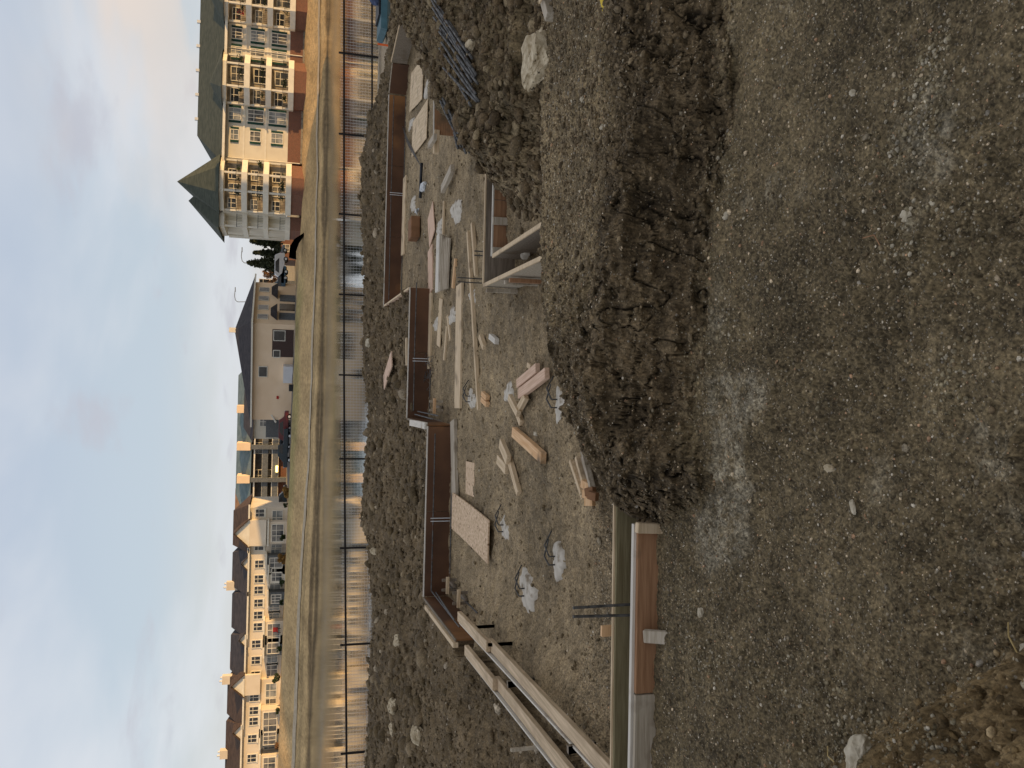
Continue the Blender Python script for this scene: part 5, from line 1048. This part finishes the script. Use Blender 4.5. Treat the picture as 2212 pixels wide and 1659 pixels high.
# dark sheet / silt fence piece on the bank
t = thing('black_tarp', 'black sheet draped down the bank at the corner of the apartment block', 'tarp', A(640, 530, 104)); m = MB(); g0 = [(624, 556), (626, 532), (636, 516), (656, 503), (660, 505), (646, 524), (640, 542), (640, 560)]
Vb = [A(v, yd, 104) for v, yd in g0]; m.quad(*Vb)
for p in Vb: pass
m.extr([p+Vector((0, .0, 0)) for p in Vb], (0, .6, 0)); m.build('sheet', 'black_plastic', t)
c = A(637, 838, 110); tag(MB().box(c.x-.45, c.x+.45, 110, 110.8, c.z-.2, c.z+.75).build('litter_bin', 'black_plastic', bevel=.05), 'black bin on the bank below the pinkish wall', 'bin')
t = thing('patio_set', 'red patio chair in front of the townhouses', 'chair', A(605, 1362, YT-2.5)); c = ORG[t]; MB().box(c.x-.3, c.x+.3, c.y, c.y+.5, c.z+.3, c.z+.4).build('seat', 'red', t); MB().box(c.x-.3, c.x+.3, c.y+.45, c.y+.52, c.z+.4, c.z+.95).build('backrest', 'red', t)
for dx in (-.27, .27): MB().box(c.x+dx-.03, c.x+dx+.03, c.y, c.y+.06, c.z-.1, c.z+.3).build('leg', 'black_plastic', t)

# ---- unseen building added at the right to shade the site from the low sun
t = thing('sun_blocker_building', 'plain cream block added right of the site, outside the frame, to block the low sun', 'building', (52, 20, -.3))
MB().box(50, 64, -60, 84, -.4, 16.5).build('wall', 'cream', t); m = MB(); m.box(49, 65, -61, 85, 16.5, 16.9); m.build('roof', 'dark_roof', t)
wm = MB(); 
for k in range(5):
    for i in range(28): wm.box(49.93, 49.99, -57+i*5, -55+i*5, 1+k*3.1, 2.6+k*3.1)
wm.build('windows', 'glass', t)

# ------------------------------------------------------------------ world and sun
SUN_EL = R(9); SAZ = R(28)   # sun from the right, slightly behind the camera side
sd = Vector((math.cos(SAZ)*math.cos(SUN_EL), -math.sin(SAZ)*math.cos(SUN_EL), math.sin(SUN_EL)))
sl = bpy.data.lights.new('sun', 'SUN'); sl.energy = 5.0; sl.angle = R(.5); sl.color = (1, .63, .27); so = bpy.data.objects.new('sun', sl); COL.objects.link(so)
so.rotation_euler = sd.to_track_quat('Z', 'Y').to_euler(); so.location = sd*50
wd = bpy.data.worlds.new('World'); sc.world = wd; wd.use_nodes = True; nt = wd.node_tree; nt.nodes.clear(); L = nt.links.new
out = N(nt, 'ShaderNodeOutputWorld'); sky = N(nt, 'ShaderNodeTexSky', sky_type='NISHITA'); sky.sun_disc = False; sky.sun_elevation = SUN_EL; sky.sun_rotation = R(90)+SAZ
b1 = N(nt, 'ShaderNodeBackground'); b1.inputs['Strength'].default_value = .13; L(sky.outputs[0], b1.inputs[0])
tc = N(nt, 'ShaderNodeTexCoord'); sx = N(nt, 'ShaderNodeSeparateXYZ'); L(tc.outputs['Generated'], sx.inputs[0])
# flat-cloud projection: direction.xy / (z + .12)
ad = N(nt, 'ShaderNodeMath', operation='ADD'); ad.inputs[1].default_value = .16; L(sx.outputs['Z'], ad.inputs[0]); mxz = N(nt, 'ShaderNodeMath', operation='MAXIMUM'); mxz.inputs[1].default_value = .05; L(ad.outputs[0], mxz.inputs[0])
dx = N(nt, 'ShaderNodeMath', operation='DIVIDE'); L(sx.outputs['X'], dx.inputs[0]); L(mxz.outputs[0], dx.inputs[1]); dy = N(nt, 'ShaderNodeMath', operation='DIVIDE'); L(sx.outputs['Y'], dy.inputs[0]); L(mxz.outputs[0], dy.inputs[1])
cb = N(nt, 'ShaderNodeCombineXYZ'); L(dx.outputs[0], cb.inputs[0]); L(dy.outputs[0], cb.inputs[1])
mp = N(nt, 'ShaderNodeMapping'); mp.inputs['Scale'].default_value = (1, .8, 1); mp.inputs['Location'].default_value = (3.1, 1.4, 0); L(cb.outputs[0], mp.inputs[0])
def noise(scale, det, rough=.5, dist=0):
    n = N(nt, 'ShaderNodeTexNoise'); n.inputs['Scale'].default_value = scale; n.inputs['Detail'].default_value = det; n.inputs['Roughness'].default_value = rough; n.inputs['Distortion'].default_value = dist; L(mp.outputs[0], n.inputs['Vector']); return n
def ramp(src, pts):
    r = N(nt, 'ShaderNodeValToRGB'); e = r.color_ramp.elements; e[0].position = pts[0][0]; e[0].color = c4(pts[0][1]); e[1].position = pts[1][0]; e[1].color = c4(pts[1][1])
    for p, c in pts[2:]: q = e.new(p); q.color = c4(c)
    r.color_ramp.interpolation = 'EASE'; L(src, r.inputs[0]); return r
grad = ramp(sx.outputs['Z'], [(0.0, (.74, .67, .60)), (.05, (.65, .67, .69)), (.14, (.55, .63, .72)), (.34, (.50, .57, .70)), (.6, (.58, .60, .69))])
n1 = noise(.9, 5, .5, .3); hz = ramp(n1.outputs['Fac'], [(.38, (0, 0, 0)), (.66, (1, 1, 1))])
mixa = N(nt, 'ShaderNodeMixRGB'); L(hz.outputs[0], mixa.inputs[0]); L(grad.outputs[0], mixa.inputs[1]); mixa.inputs[2].default_value = (.71, .74, .80, 1)
n2_ = noise(1.9, 6, .52, .2); dk = ramp(n2_.outputs['Fac'], [(.56, (0, 0, 0)), (.72, (.75, .75, .75))])
mixb = N(nt, 'ShaderNodeMixRGB'); L(dk.outputs[0], mixb.inputs[0]); L(mixa.outputs[0], mixb.inputs[1]); mixb.inputs[2].default_value = (.55, .55, .62, 1)
b2 = N(nt, 'ShaderNodeBackground'); b2.inputs['Strength'].default_value = 1.04; L(mixb.outputs[0], b2.inputs[0])
wx_ = N(nt, 'ShaderNodeMapRange'); wx_.inputs['From Min'].default_value = .12; wx_.inputs['From Max'].default_value = .38; L(sx.outputs['X'], wx_.inputs['Value'])
wz_ = ramp(sx.outputs['Z'], [(.04, (.2, .2, .2)), (.16, (1, 1, 1)), (.30, (0, 0, 0))]); wn_ = ramp(noise(1.3, 4, .5, .2).outputs['Fac'], [(.4, (0, 0, 0)), (.6, (.8, .8, .8))])
wm1 = N(nt, 'ShaderNodeMath', operation='MULTIPLY'); L(wx_.outputs[0], wm1.inputs[0]); L(wz_.outputs[0], wm1.inputs[1]); wm2 = N(nt, 'ShaderNodeMath', operation='MULTIPLY'); L(wm1.outputs[0], wm2.inputs[0]); L(wn_.outputs[0], wm2.inputs[1])
mixc = N(nt, 'ShaderNodeMixRGB'); L(wm2.outputs[0], mixc.inputs[0]); L(mixb.outputs[0], mixc.inputs[1]); mixc.inputs[2].default_value = (.86, .72, .62, 1); L(mixc.outputs[0], b2.inputs[0])
ms = N(nt, 'ShaderNodeMixShader'); ms.inputs[0].default_value = .88; L(b1.outputs[0], ms.inputs[1]); L(b2.outputs[0], ms.inputs[2]); L(ms.outputs[0], out.inputs[0])
sc.view_settings.view_transform = 'Standard'; sc.view_settings.look = 'None'; sc.view_settings.exposure = 0
